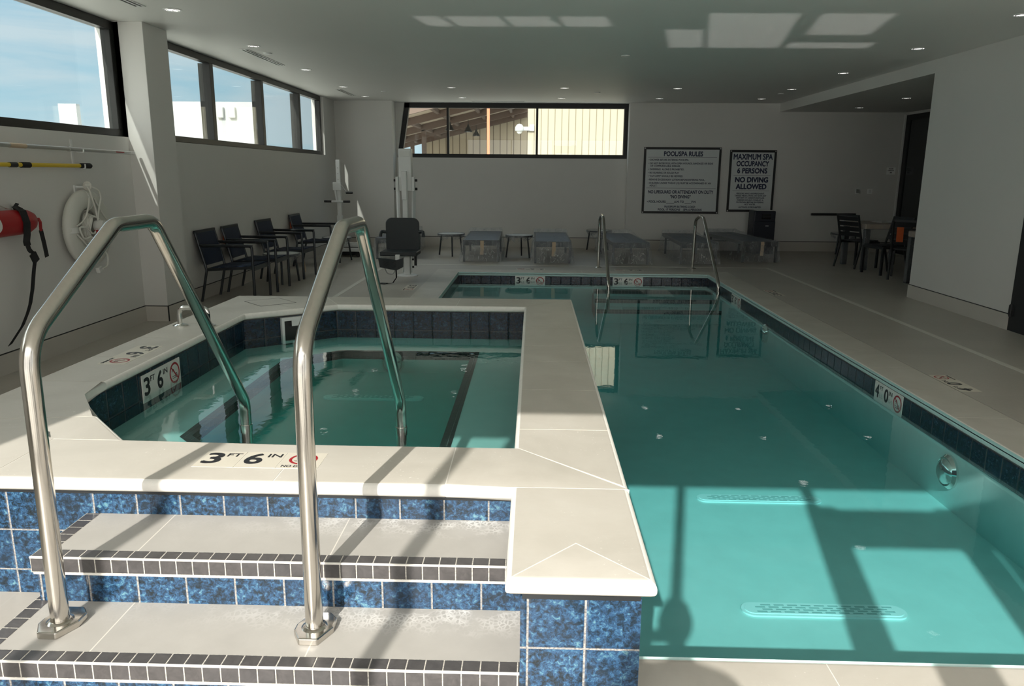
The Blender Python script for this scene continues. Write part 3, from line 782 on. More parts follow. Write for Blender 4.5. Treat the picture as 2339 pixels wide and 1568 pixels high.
def no_dive(parent, loc, r, m3=Matrix.Identity(3)):
    o = V(loc); b = MB(); n = 32
    vs, fs = [], []
    for k in range(n):
        a = 2*PI*k/n
        for q in (r, r*.80): vs.append(o + m3 @ V((q*math.cos(a), q*math.sin(a), .0006)))
    fs = [(2*k, 2*((k+1)%n), 2*((k+1)%n)+1, 2*k+1) for k in range(n)]
    b.add(vs, fs)
    s = V((math.cos(R(-45)), math.sin(R(-45)),0)); p = V((-s.y,s.x,0))
    b.add([o + m3 @ (s*i*r*.9 + p*j*r*.07 + V((0,0,.0007))) for i, j in ((-1,-1),(1,-1),(1,1),(-1,1))], [(0,1,2,3)])
    b.build('no_diving_symbol', M['redink'], parent)
    d = MB()
    def seg(x0,y0,x1,y1,w):
        a, c = V((x0,y0,0))*r, V((x1,y1,0))*r; q = (c-a).normalized(); nn = V((-q.y,q.x,0))*w*r/2
        d.add([o + m3 @ (v + V((0,0,.0005))) for v in (a-nn,c-nn,c+nn,a+nn)], [(0,1,2,3)])
    seg(-.30,.40,.12,-.12,.16); seg(-.30,.40,-.52,.16,.10); seg(.12,-.12,.44,-.12,.12); seg(.12,-.12,.18,-.5,.12); seg(-.6,-.28,.6,-.28,.05); seg(-.5,-.46,.5,-.46,.05)
    d.build('diver_figure', M['ink'], parent)
def depth_marker(label, loc, m3, ft, inch, s=.152, mat='markerw', sub=False, group=None):
    """three tiles in a row; local x = reading direction, local z = outwards"""
    t = thing('depth_marker', label, 'depth marker'); t.matrix_world = Matrix.Translation(loc) @ m3.to_4x4()
    if group: t['group'] = group
    for i in range(3):
        MB().box(i*s+.0015,(i+1)*s-.0015,0,s,-.006,0).build('tile', M[mat], t)
    I = Matrix.Identity(3)
    MB().box(0,3*s,-.002,s+.002,-.006,-.0012).build('grout', M['grout'], t)
    for i, (dg, un) in enumerate(((ft,'FT'),(inch,'IN'))):
        text(dg, s*.92, M['ink'], t, (s*(i+.32),s*.52,.0004), I, width=s*.44, bold=s*.022)
        text(un, s*.30, M['ink'], t, (s*(i+.76),s*.76,.0004), I, width=s*.34, bold=s*.004)
    no_dive(t, (s*2.5,s*(.58 if sub else .5),0), s*(.34 if sub else .42), I)
    if sub: text('NO DIVING', s*.16, M['ink'], t, (s*2.5,s*.12,.0004), I, width=s*.8, bold=s*.003)
    return t
mflat = lambda a: RZ(a)
# walls: local x = reading dir, y = up, z = outwards normal
def mwall(dx, nx): return Matrix((dx, (0,0,1), nx)).transposed()
depth_marker('flat 3 FT 6 IN marker in the sunlit front coping of the hot tub', (-1.21,2.53,.4512), mflat(0), '3','6', s=.152, mat='marker', sub=True)
depth_marker('flat 3 FT 6 IN marker in the shaded left coping of the hot tub', (-2.365,4.42,.4512), mflat(-PI/2), '3','6', s=.152, mat='marker', sub=True)
depth_marker('white 3 FT 6 IN marker on the inner left wall of the hot tub', (-2.132,3.98,.225), mwall((0,1,0),(1,0,0)), '3','6', s=.152)
depth_marker('white 4 FT 0 IN marker on the right pool wall beside the near light', (PXR-.008,5.745,-.205), mwall((0,-1,0),(-1,0,0)), '4','0', s=.152)
depth_marker('flat 4 FT 0 IN marker in the right-hand deck', (3.185,5.27,.0012), mflat(PI/2), '4','0', s=.152, mat='marker', sub=True)
depth_marker('white 3 FT 6 IN marker on the right pool wall near the far end', (PXR-.008,10.11,-.205), mwall((0,-1,0),(-1,0,0)), '3','6', s=.152)
depth_marker('flat 3 FT 6 IN marker in the right-hand deck near the far end', (3.19,9.6,.0012), mflat(PI/2), '3','6', s=.152, mat='marker', sub=True)
depth_marker('white 3 FT 6 IN marker on the far pool wall, left one', (-.26,PYF-.008,-.205), mwall((1,0,0),(0,-1,0)), '3','6', s=.152)
depth_marker('white 3 FT 6 IN marker between the two far stair rails', (1.23,PYF-.008,-.205), mwall((1,0,0),(0,-1,0)), '3','6', s=.152)
depth_marker('flat 3 FT 6 IN marker in the far deck, left of the rails', (.20,12.12,.0012), mflat(PI), '3','6', s=.152, mat='marker', sub=True)
depth_marker('flat 3 FT 6 IN marker in the far deck, between the rails', (1.75,12.12,.0012), mflat(PI), '3','6', s=.152, mat='marker', sub=True)
depth_marker('flat 3 FT 6 IN marker in the left deck before the lift', (-1.68,10.15,.0012), mflat(-PI/2), '3','6', s=.152, mat='marker', sub=True)

# ---------------------------------------------------------------- wall signs
mS = mwall((1,0,0),(0,-1,0))
def sign(label, x0, x1, z0, z1, y=15.44, fw=.045):
    t = thing('pool_sign', label, 'sign', ((x0+x1)/2, y, z0))
    w, h = (x1-x0)/2, z1-z0
    MB().box(-w,w,-.012,0,0,h).build('frame', M['black'], t)
    MB().box(-w+fw,w-fw,-.0135,-.012,fw,h-fw).build('panel', M['signwhite'], t)
    for sx in (-1,1):
        for q in (.022,h-.022): MB().lathe([(.013,0),(.011,.005),(0,.006)], o=(sx*(w-.022),-.012,q), m=RX(PI/2), seg=14).build('screw', M['alu'], t, smooth=True)
    return t
def line(t, s, xc, z, width, size, bold=.0, align='CENTER'): return text(s, size, M['navyink'], t, (xc,-.0142,z), mS, align=align, width=width, bold=bold)
s1 = sign('large white rules sign headed POOL/SPA RULES on the far wall', 2.152, 3.657, .722, 2.001)
# px frame of the sign crop -> metres on the panel
def sx(px): return (px-822)/(1222-422)*1.505*1.0
def sz(py): return (862-py)/(862-170)*1.279*.985+.01
def rule(t, z, w, xc=0): MB().box(xc-w/2,xc+w/2,-.0142,-.0136,z-.0025,z+.0025).build('rule', M['navyink'], t)
line(s1,'POOL/SPA RULES',.015,1.148,.76,.125,.0042)
rule(s1,1.085,1.34)
for s, z, w in (('• SHOWER BEFORE ENTERING POOL/SPA.',1.035,.78),('• DO NOT ENTER POOL WITH OPEN WOUNDS, BANDAGES OR SIGNS',.968,1.255),('   OF COMMUNICABLE DISEASE.',.918,.585),
                ('• SWIMMING  ALONE IS PROHIBITED.',.853,.70),('• NO RUNNING OR ROUGH PLAY',.788,.605),('• "CUT-OFFS" SHOULD BE HEMMED.',.724,.685),
                ('• REMOVE EXCESS BODY LOTION BEFORE ENTERING POOL.',.656,1.115),('• CHILDREN UNDER TWELVE (12) MUST BE ACCOMPANIED BY AN',.59,1.235),('   ADULT.',.542,.15)):
    line(s1, s, -.655, z, w, .047, .0014, 'LEFT')
rule(s1,.495,1.36)
line(s1,'NO LIFEGUARD OR ATTENDANT ON DUTY',0,.418,1.275,.088,.003)
line(s1,'"NO DIVING"',0,.325,.40,.085,.003)
line(s1,'• POOL HOURS:______A.M. TO _____P.M.',-.655,.228,.965,.062,.0018,'LEFT')
line(s1,'MAXIMUM BATHING LOAD:',0,.133,.61,.058,.0018)
line(s1,'POOL 17 PERSONS  - SPA 6 PERSONS',0,.075,.865,.058,.0018)
s2 = sign('narrower white sign reading MAXIMUM SPA OCCUPANCY and NO DIVING ALLOWED', 3.823, 4.727, .767, 1.957)
for s, z, w, h in (('MAXIMUM SPA',1.055,.76,.15),('OCCUPANCY',.925,.63,.135),('6 PERSONS',.79,.585,.135)): line(s2, s, 0, z, w, h, .005)
rule(s2,.71,.72)
for s, z, w, h in (('NO DIVING',.618,.645,.135),('ALLOWED',.487,.60,.135)): line(s2, s, 0, z, w, h, .0065)
rule(s2,.41,.72)
for s, z, w in (('PERSONS WHO ARE PREGNANT,',.355,.55),('TAKING MEDICATION, OR HAVE ANY',.313,.62),('HISTORY OF CARDIOVASCULAR',.271,.55),('DISEASE SHOULD CONSULT A',.229,.515),('PHYSICIAN BEFORE ENTERING',.187,.53),('HOT WATER.',.145,.215),('ALCOHOL IS PROHIBITED',.09,.44)):
    line(s2, s, 0, z, w, .042, .0013)
t = thing('wall_notice', 'small white ROOM CAPACITY notice on the far wall beside the dark glass door', 'sign', (6.96,15.445,1.512))
MB().box(-.085,.085,-.006,0,0,.135).build('panel', M['brightplastic'], t)
for s, z, w, h in (('ROOM',.108,.08,.03),('CAPACITY',.075,.12,.03),('94',.035,.04,.045)): text(s, h, M['ink'], t, (0,-.0065,z), mS, width=w, bold=.0012)
for x, w, k in ((6.362,'left one of the pair',0),(6.597,'right one of the pair',1)):
    t = thing('wall_plate', 'white electrical wall plate above the dining chairs, ' + w, 'switch plate', (x,15.445,1.138))
    MB().box(-.05,.05,-.007,0,0,.10).build('plate', M['brightplastic'], t, bevel=.003)
    if k: MB().box(-.018,.018,-.010,-.007,.02,.08).build('rocker', M['white'], t, bevel=.002)
    else: MB().box(-.035,.035,-.009,-.007,.012,.088).build('cover_flap', M['alu'], t, bevel=.002)
tag(MB().box(5.49,6.36,15.40,15.45,.712,.757).build('wall_ledge', M['black'], bevel=.003), 'long black horizontal bar fixed to the far wall by the dining chairs', 'wall bar')

# ---------------------------------------------------------------- rescue gear on the left wall
t = thing('rescue_pole', 'grey aluminium rescue pole hung highest on the left wall under the window', 'pole', (-3.80,5.6,1.645))
MB().tube([(0,-1.4,.02),(0,1.76,-.005)],.016,14).build('shaft', M['alu'], t, smooth=True)
MB().tube([(0,-.0,.0085),(0,.18,.007)],.0175,14).build('paper_band', M['tagpaper'], t, smooth=True)
MB().tube([(0,.72,.003),(0,.74,.003)],.02,14).build('clip', M['alu'], t, smooth=True)
MB().box(.0155,.0168,1.42,1.56,-.007,.001).build('red_print', M['redink'], t)
t = thing('telescopic_pole', 'yellow telescopic pole with black grips hung below the grey pole', 'pole', (-3.80,5.6,1.515))
MB().tube([(0,-1.2,0),(0,.95,.0)],.016,14).build('shaft', M['yellow'], t, smooth=True)
MB().tube([(0,.10,0),(0,.20,0)],.021,14).build('grip', M['strap'], t, smooth=True)
MB().tube([(0,-.03,0),(0,.05,0)],.0195,14).build('label_band', M['ink'], t, smooth=True)
MB().tube([(0,.85,0),(0,.87,0),(0,1.0,0),(0,1.02,0)],[.017,.021,.023,.014],14).build('grip', M['strap'], t, smooth=True)
t = thing('pole_hanger', 'white wall hanger strip holding both poles', 'hook', (-3.875,6.49,1.53))
MB().box(-.004,.004,-.012,.012,0,.20).tube(fillet([(.0,0,.115),(.06,0,.095),(.10,0,.095),(.10,0,.12)],.015),.006,8).tube(fillet([(.0,0,.0),(.06,0,-.038),(.10,0,-.038),(.10,0,.0)],.015),.006,8).build('bracket', M['white'], t)
# ring buoy
t = thing('ring_buoy', 'white life ring with coiled rope hung on the left wall', 'life ring', (-3.80,6.47,.995))
path = [(0, .245*math.cos(2*PI*k/48), .245*math.sin(2*PI*k/48)) for k in range(48)]
b = MB(); vs = []
rm = Matrix(((.62,0,0),(0,1,0),(0,0,1)))
b.tube(path, .082, 20, closed=True); b.v = [tuple(rm @ V(p)) for p in b.v]
b.build('ring', M['ring'], t, smooth=True)
for a in (90,180,270,0):
    c, s = math.cos(R(a)), math.sin(R(a)); e = V((0,c,s)); n = V((0,-s,c))
    pth = [e*.235 + V((.056*math.cos(q)*1.02, 0, 0)) + e*(.086*math.sin(q)) for q in [2*PI*k/20 for k in range(20)]]
    bb = MB()
    for dn in (-.022,.022): bb.tube([p + n*dn for p in pth], .003, 6, closed=True)
    vs = [p + n*dn for p in pth for dn in (-.02,.02)]
    bb.add(vs, [(2*i,2*((i+1)%20),2*((i+1)%20)+1,2*i+1) for i in range(20)])
    bb.build('band', M['whiteplastic'], t, smooth=True)
random.seed(5)
for a in (90,180,270,0):
    p0 = V((.06, .26*math.cos(R(a+8)), .26*math.sin(R(a+8)))); p1 = V((.06,.26*math.cos(R(a+82)),.26*math.sin(R(a+82))))
    m = V((.085, .17*math.cos(R(a+45)), .17*math.sin(R(a+45))-.05))
    pts = [p0*(1-s)**2 + m*2*s*(1-s) + p1*s*s for s in [k/14 for k in range(15)]]
    MB().tube(pts, .007, 8).build('grab_rope', M['rope'], t, smooth=True)
b = MB()
for k in range(7):
    ox, rr = .01+.011*k, .11-.004*k
    b.tube([(ox+.01*math.sin(3*q), (.05+rr*.5)*math.cos(q)*.95-.01, rr*1.15*math.sin(q)) for q in [2*PI*i/28 for i in range(28)]], .0075, 8, closed=True)
b.build('rope_coil', M['rope'], t, smooth=True)
MB().tube(fillet([(.03,-.01,.36),(.075,-.04,.32),(.075,.02,.15),(.08,.03,.02),(.08,-.06,-.05),(.08,-.16,.02),(.07,-.25,.03),(.075,-.20,-.08),(.08,-.1,-.06)],.05),.0075,8).build('hanging_rope', M['rope'], t, smooth=True)
MB().tube(fillet([(.03,.0,.36),(.08,.09,.32),(.075,.12,.26),(.08,.04,.12),(.085,0,.0)],.06),.0075,8).build('hanging_rope', M['rope'], t, smooth=True)
MB().tube(fillet([(.07,.08,-.18),(.07,.14,-.25),(.07,.12,-.34),(.07,.04,-.35)],.05),.0075,8).build('hanging_rope', M['rope'], t, smooth=True)
MB().obox((.03,.05,-.36),(.035,.055,.05),RX(.25)).build('rope_end', M['whiteplastic'], t, bevel=.006)
MB().lathe([(.0,-.05),(.045,-.04),(.05,0),(.045,.04),(0,.05)], o=(.10,.02,.02), m=RY(PI/2), seg=18).build('float', M['whiteplastic'], t, smooth=True)
MB().lathe([(.051,-.012),(.052,.012)], o=(.10,.02,-.025), seg=18).build('float_stripe', M['redtube'], t, smooth=True)
MB().box(-.078,-.062,-.015,.015,.26,.36).tube([(-.062,0,.345),(.03,0,.345),(.04,0,.365)],.009,8).build('hook', M['white'], t)
MB().lathe([(0,-.03),(.022,-.02),(.03,0),(.022,.02),(0,.03)], o=(.035,0,.355), seg=14).tube([(.035+.03*math.cos(q),.0,.355+.03*math.sin(q)) for q in [2*PI*i/16 for i in range(16)]],.009,8,closed=True).build('knot', M['rope'], t, smooth=True)
# rescue tube
t = thing('rescue_tube', 'red foam rescue tube with black strap hung on the left wall', 'rescue tube', (-3.79,5.34,1.10), 0)
pf = [(0,.44),(.03,.43),(.055,.40),(.075,.34),(.082,.24),(.084,.0),(.084,-1.0)]
b = MB(); b.lathe([(r, z) for r, z in pf], m=RX(-PI/2), seg=26); b.v = [(x*.72, y, zz*1.12-.012*0+.006*y) for x,y,zz in b.v]
b.build('foam_body', M['redtube'], t, smooth=True)
text('GUARD', .15, M['whiteplastic'], t, (.064,-.31,-.01), mwall((0,1,0),(1,0,0)), width=.56, bold=.006)
lp = [(.0,.22,.115),(.05,.225,.085),(.068,.23,.0),(.055,.235,-.09),(.04,.24,-.14),(.04,.245,-.17)]
MB().strip(lp, .075, (0,1,0), .005).strip([(.0,.25,.118),(-.03,.26,.125),(-.045,.29,.105),(-.05,.36,.08)], .05, (0,.8,.6), .004).build('strap', M['strap'], t)
MB().strip([(.04,.245,-.165),(.045,.25,-.20),(.045,.27,-.22),(.04,.30,-.23),(.04,.315,-.27),(.04,.30,-.31),(.04,.28,-.36),(.04,.235,-.50),(.04,.19,-.60),(.045,.14,-.66),(.05,.06,-.74),(.05,-.1,-.85)], .045, (0,1,.25), .005).obox((.045,.30,-.265),(.02,.06,.07),RX(.5)).build('leash', M['strap'], t)
MB().strip([(.0,.42,.02),(.01,.45,.02),(.015,.465,-.01),(.015,.46,-.08)], .03, (0,1,0), .006).build('red_tab', M['redtube'], t)
MB().strip([(.015,.46,-.07),(.018,.475,-.17),(.018,.49,-.28)], .045, (0,1,.2), .005).build('end_strap', M['strap'], t)
MB().strip([(-.088,.135,.20),(-.07,.14,.13),(-.02,.155,.105),(.0,.17,.10)], .02, (0,1,0), .003).build('hook', M['steel'], t)

# ---------------------------------------------------------------- armchairs along the left wall
def armchair():
    t = thing('armchair', '', 'chair')
    w, d = .56, .60                                   # local: +x is forward, y is width
    fr = M['frame']; s = .030
    for sy in (-1,1):
        y = sy*(w/2-s/2)
        MB().tube(fillet([(-.02,y,0),(.06,y,.36),(.05,y,.42),(-.045,y,.80)],.08,5), s*.52, 8).build('leg', fr, t, smooth=True)
        MB().tube(fillet([(d,y,0),(d,y,.645),(.02,y,.645)],.035,5), s*.55, 8).build('leg', fr, t, smooth=True)
        MB().box(.0,d+.005,y-.022,y+.022,.640,.662).build('armrest', fr, t, bevel=.004)
        MB().bar((.06,y,.37),(d,y,.40),s*.8,s).build('side_rail', fr, t)
    MB().bar((d-.01,-w/2+.03,.385),(d-.01,w/2-.03,.385),.025,.05).build('front_rail', fr, t)
    MB().bar((.06,-w/2+.03,.37),(.06,w/2-.03,.37),.025,.025).build('rear_rail', fr, t)
    MB().bar((-.045,-w/2+.0,.80),(-.045,w/2-.0,.80),.024,.03).build('top_rail', fr, t)
    pts = [(.050,0,.42),(.025,0,.54),(-.002,0,.64),(-.040,0,.795)]
    MB().strip(pts, w-.055, (0,1,0), .008).build('back_sling', M['navy'], t)
    MB().strip([(.07,0,.375),(.16,0,.40),(.30,0,.395),(.45,0,.41),(.585,0,.415)], w-.08, (0,1,0), .010).build('seat_sling', M['navy'], t)
    return t
ac = armchair(); g = 'navy armchairs along the left wall'
CH = [(8.90,0,'nearest the column, first of the row'),(9.65,R(2),'second from the column'),(10.87,R(-2),'third from the column, beyond the wrapped side table'),(12.33,R(1),'farthest from the column')]
for i, (y, rz, w) in enumerate(CH):
    o = ac if i == 0 else dup(ac)
    o.location = (-3.80,y,0); o.rotation_euler = (0,0,rz); o['label'] = 'navy sling armchair with dark metal frame, ' + w; o['group'] = g
    if i in (1,2,3):
        MB().strip([(.50,.02,.37),(.51,.02,.25),(.53,.02,.13),(.535,.015,.07)], .05, (0,1,0), .002).build('paper_tag', M['tagpaper'], o)
        MB().box(-.055,-.03,-.22,-.16,.60,.70).build('orange_label', M['orange'], o) if i != 2 else None

# ---------------------------------------------------------------- plastic wrapped side tables
def side_table(label, x, y, h=.40, r=.245, seed=1, rz=0, n=3):
    t = thing('side_table', label, 'side table', (x,y,0), rz, 'round side tables with clear film')
    MB().lathe([(r-.012,h-.014),(r-.012,h-.002),(0,h-.002)], seg=36).build('tabletop', M['whiteplastic'], t, smooth=True)
    MB().lathe([(r-.02,h-.03),(r,h-.03),(r,h),(r-.014,h),(r-.014,h-.014)], seg=36).build('rim', M['frame'], t, smooth=True)
    for k in range(n):
        a = 2*PI*k/n + .5
        MB().tube([((r-.05)*math.cos(a),(r-.05)*math.sin(a),h-.02),((r-.0)*math.cos(a),(r-.0)*math.sin(a),0)],.014,10).build('leg', M['frame'], t, smooth=True)
    random.seed(seed); b = MB(); N = 60; vs = []
    for k, (rr, zz) in enumerate(((0,h+.004),(r*.6,h+.005),(r+.004,h+.006),(r+.012,h-.03),(r-.02,h-.06),(r-.09,h-.075))):
        for i in range(N):
            a = 2*PI*i/N; q = noise.noise((math.cos(a)*3+seed, math.sin(a)*3, k*.4))
            vs.append(((rr+q*.02*(k>2))*math.cos(a),(rr+q*.02*(k>2))*math.sin(a), zz - (max(0,q)*.16 if k == 5 else max(0,q)*.05 if k == 4 else 0)))
    b.add(vs, [(k*N+i,k*N+(i+1)%N,(k+1)*N+(i+1)%N,(k+1)*N+i) for k in range(5) for i in range(N)])
    b.build('plastic_film', M['film'], t, smooth=True)
    return t
side_table('round side table left of the first wrapped lounger, right of the pool lift seat', -1.49, 13.98, seed=2, rz=.2)
side_table('round side table between the two wrapped loungers below the far window', -.245, 13.80, seed=3, rz=.9)
side_table('round side table against the far wall behind the left stair rail', 1.30, 15.18, seed=4, rz=2.2)
side_table('round side table behind the slat-back dining chair by the far wall', 6.03, 15.05, seed=5, rz=1.2)
side_table('film-wrapped side table between the second and third armchairs', -3.40, 10.26, seed=6, rz=.3)
side_table('film-wrapped side table beyond the farthest armchair, before the crank hoist', -3.32, 12.93, seed=7, rz=.1)

# ---------------------------------------------------------------- wrapped sun loungers
def lounger(label, x, y, rz=0, w=.62, L=2.1, h=.365, seed=1, tagc=True, lift=.06):
    t = thing('sun_lounger', label, 'sun lounger', (x,y,0), rz, 'film-wrapped sun loungers by the far wall')   # origin: front middle, +y is away
    for sx in (-1,1):
        for yy in (.03,L-.35): MB().box(sx*(w/2-.02)-.018,sx*(w/2-.02)+.018,yy-.018,yy+.018,0,h-.02).build('leg', M['frame'], t)
    MB().box(-w/2,w/2,0,.03,h-.09,h).box(-w/2,-w/2+.03,.03,L,h-.06,h).box(w/2-.03,w/2,.03,L,h-.06,h).box(-w/2+.03,w/2-.03,L-.03,L,h-.06,h).build('frame', M['frame'], t, bevel=.004)
    MB().box(-w/2+.03,w/2-.03,.03,L-.03,h-.02,h-.003).build('sling', M['slingblue'], t)
    if tagc: MB().strip([(.02,-.03,h-.005),(.02,-.035,h-.1),(.015,-.035,h-.24)], .06, (1,0,0), .002).build('paper_tag', M['tagpaper'], t)
    random.seed(seed); vs = []; N = 120
    def ring(ins, z, k):
        out = []; hw, l0, l1 = w/2-ins, ins, L-ins
        if hw < .02: hw = .02
        per = 2*(2*hw + (l1-l0))
        for i in range(N):
            s = per*i/N
            if s < 2*hw: p = (-hw+s, l0)
            elif s < 2*hw+(l1-l0): p = (hw, l0+s-2*hw)
            elif s < 4*hw+(l1-l0): p = (hw-(s-2*hw-(l1-l0)), l1)
            else: p = (-hw, l1-(s-4*hw-(l1-l0)))
            q = noise.noise((p[0]*7+seed*3, p[1]*7, k*.35)); q2 = noise.noise((p[0]*23+seed, p[1]*23, k*.5+9))
            a = V((p[0], p[1]-L/2, 0)).normalized()
            wr = (.028*q+.010*q2)*(0 if k < 3 else min(1,(k-2)/4))
            zz = z + (lift*max(0,(p[1]-L*.55)/(L*.45)) + .012*q + .006*q2 if k < 4 else .02*q*(k < 9))
            out.append((p[0]+a.x*wr, p[1]+a.y*wr, max(.006,zz)))
        return out
    prof = [(.27,h+.012),(.15,h+.012),(.05,h+.010),(-.004,h+.010),(-.014,h-.03),(-.028,h*.75),(-.04,h*.58),(-.044,h*.42),(-.05,h*.26),(-.055,h*.12),(-.06,.012)]
    for k, (ins, z) in enumerate(prof): vs += ring(ins, z, k)
    fs = [(k*N+i,k*N+(i+1)%N,(k+1)*N+(i+1)%N,(k+1)*N+i) for k in range(len(prof)-1) for i in range(N)]
    fs.append(tuple(range(N-1,-1,-1)))
    MB().add(vs, fs).build('plastic_film', M['film'], t, smooth=True)
    return t
M['slingblue'] = plain('slate_blue_sling', (.085,.105,.135), .5, 0, .4, .15, 30)
lounger('film-wrapped lounger standing behind the pool lift seat, mostly hidden', -2.42, 13.25, R(3), seed=11, tagc=False)
lounger('film-wrapped lounger below the left half of the far window, between two side tables', -.88, 13.0, R(1), seed=12)
lounger('film-wrapped lounger below the right half of the far window', .335, 12.86, R(0), seed=13)
lounger('film-wrapped lounger just right of the left stair rail', 1.64, 12.82, R(2), seed=14, tagc=False)
lounger('film-wrapped lounger straight below the rules sign, behind the right stair rail', 2.79, 12.92, R(-1), seed=15, tagc=False)
lounger('film-wrapped lounger nearest the dark bin, last of the row', 3.93, 13.32, R(6), seed=16)

# ---------------------------------------------------------------- bin
t = thing('trash_bin', 'dark blue waste bin against the wall below the occupancy sign', 'bin', (4.40,14.98,0))
MB().box(-.205,.205,-.2,.2,0,.625).build('body', M['bin'], t, bevel=.012, seg=3)
b = MB(); b.box(-.203,.203,-.198,.198,.61,.82); b.build('hood', M['bin'], t, bevel=.02, seg=4)
MB().tube([(-.06,-.202,.715),(.10,-.202,.715)],.052,16).build('opening', M['black'], t)
MB().box(.02,.08,-.203,-.2,.53,.545).build('badge', M['alu'], t)
MB().box(-.13,.16,-.15,.15,.818,.828).build('white_liner_edge', M['whiteplastic'], t, bevel=.004)

# ---------------------------------------------------------------- dining corner
def dining_chair(label, x, y, rz, orange=False):
    t = thing('dining_chair', label, 'chair', (x,y,0), rz, 'dark slat-back dining chairs')    # faces +x
    w = .46; fr = M['darkslat']
    for sy in (-1,1):
        yy = sy*(w/2-.015)
        MB().tube(fillet([(-.04,yy,0),(.06,yy,.40),(.05,yy,.46),(-.06,yy,.86)],.08,5), .017, 8).build('leg', fr, t, smooth=True)
        MB().box(.42,.452,yy-.016,yy+.016,0,.43).build('leg', fr, t)
        MB().box(.05,.44,yy-.012,yy+.012,.40,.435).build('seat_rail', fr, t)
    MB().box(.425,.448,-w/2+.03,w/2-.03,.395,.435).build('front_rail', fr, t)
    for k in range(5): MB().box(.055+.08*k,.125+.08*k,-w/2+.028,w/2-.028,.437,.452).build('seat_slat', fr, t, bevel=.002)
    for k in range(4):
        z = .55+.085*k; x0 = .05-.11*(z-.46)/.40
        MB().obox((x0,0,z),(.014,w-.05,.066),RY(-.27)).build('back_slat', fr, t, bevel=.002)
    MB().bar((-.06,-w/2,.855),(-.06,w/2,.855),.02,.028).build('top_rail', fr, t)
    if orange: MB().obox((-.022,.12,.66),(.012,.09,.22),RY(-.27)).build('orange_label', M['orange'], t)
    return t
def dining_table(label, x, y, rz=0, L=.9, w=.9):
    t = thing('dining_table', label, 'table', (x,y,0), rz, 'wrapped square dining tables')
    MB().box(-L/2,L/2,-w/2,w/2,.655,.735).build('tabletop', M['wood'], t, bevel=.012, seg=3)
    MB().box(-L/2-.008,L/2+.008,-w/2-.008,w/2+.008,.645,.742).build('plastic_film', M['film'], t, bevel=.02, seg=3)
    for sx in (-1,1):
        for sy in (-1,1):
            l = MB().box(sx*(L/2-.045)-.04,sx*(L/2-.045)+.04,sy*(w/2-.045)-.04,sy*(w/2-.045)+.04,0,.65).build('leg', M['frame'], t, bevel=.004)
            MB().box(sx*(L/2-.045)-.046,sx*(L/2-.045)+.046,sy*(w/2-.045)-.046,sy*(w/2-.045)+.046,.01,.64).build('plastic_film', M['film'], l, bevel=.01)
    return t
dining_table('film-wrapped square dining table standing farther from the right-hand wall end', 5.74, 12.84)
dining_table('film-wrapped dining table mostly hidden behind the right-hand wall end', 5.725, 10.50)
dining_chair('dark slat-back chair at the left side of the far dining table', 5.17, 12.72, R(25))
dining_chair('dark slat-back chair with an orange label, seen from its side', 5.40, 11.17, R(60), True)
dining_chair('dark slat-back chair tucked in between the two dining tables', 5.66, 12.03, R(195))
t = thing('papers', 'loose white papers lying on the far dining table', 'paper', (5.74,12.75,.743))
MB().obox((0,0,.004),(.30,.22,.006),RZ(.3)).build('sheet', M['paper'], t); MB().obox((.22,.1,.010),(.28,.2,.005),RZ(-.4)).build('sheet', M['paper'], t); MB().obox((-.08,.05,.012),(.24,.18,.004),RZ(.9)).build('sheet', M['paper'], t)

# ---------------------------------------------------------------- pool lift with seat
t = thing('pool_lift', 'white pool access lift with a black seat standing at the pool corner', 'pool lift', (-1.83,11.10,0))
MB().lathe([(.15,0),(.15,.012),(.13,.018),(.05,.02)], seg=32).build('floor_plate', M['white'], t, smooth=True)
MB().box(-.045,.045,-.045,.045,.018,.30).box(-.07,-.055,-.03,.03,.05,.30).box(.055,.07,-.03,.03,.05,.30).build('mast_foot', M['white'], t, bevel=.006)
for q in ((-.085,.13),(.085,.13),(-.085,.24),(.085,.24)): MB().tube([(q[0]-.012,0,q[1]),(q[0]+.012,0,q[1])],.014,8).build('bolt', M['black'], t)
MB().box(-.04,.03,-.06,.02,.28,1.45).build('mast', M['white'], t, bevel=.006)
MB().box(-.092,.09,-.03,.12,1.22,1.81).build('actuator_cover', M['white'], t, bevel=.008)
MB().box(-.07,.07,-.034,-.03,1.70,1.78).build('cover_cap', M['whiteplastic'], t, bevel=.002)
MB().box(-.045,.025,-.085,-.03,1.10,1.50).build('carriage', M['white'], t, bevel=.006)
MB().box(-.135,-.095,-.06,.06,1.22,1.42).box(.095,.135,-.06,.06,1.22,1.42).build('side_bracket', M['white'], t, bevel=.004)
for sx in (-1,1): MB().bar((sx*.115,0,1.22),(sx*.10,-.02,.35),.03,.05).build('link_arm', M['white'], t)
for q in ((-.15,1.37),(.15,1.37),(.15,1.25),(-.15,1.25)): MB().tube([(q[0]-.018,0,q[1]),(q[0]+.018,0,q[1])],.018,8).build('bolt', M['black'], t)
sy = -.36
bk = MB(); pts = []
w, h0, h1, rr = .235, .41, .86, .085
for cx, cz, a0 in ((w-rr,h1-rr,0),(-w+rr,h1-rr,90),(-w+.02,h0+.02,180),(w-.02,h0+.02,270)):
    r_ = rr if cz > .6 else .02
    for k in range(9): pts.append((cx+r_*math.cos(R(a0+90*k/8)), cz+r_*math.sin(R(a0+90*k/8))))
n = len(pts)
bk.add([(x,sy,z) for x,z in pts]+[(x,sy+.04,z) for x,z in pts], [tuple(range(n)), tuple(range(2*n-1,n-1,-1))]+[(i,(i+1)%n,n+(i+1)%n,n+i) for i in range(n)])
bk.build('seat_back', M['seatblack'], t, bevel=.012, seg=3)
MB().box(-.26,.25,sy-.36,sy+.02,.36,.42).build('seat', M['seatblack'], t, bevel=.015, seg=3)
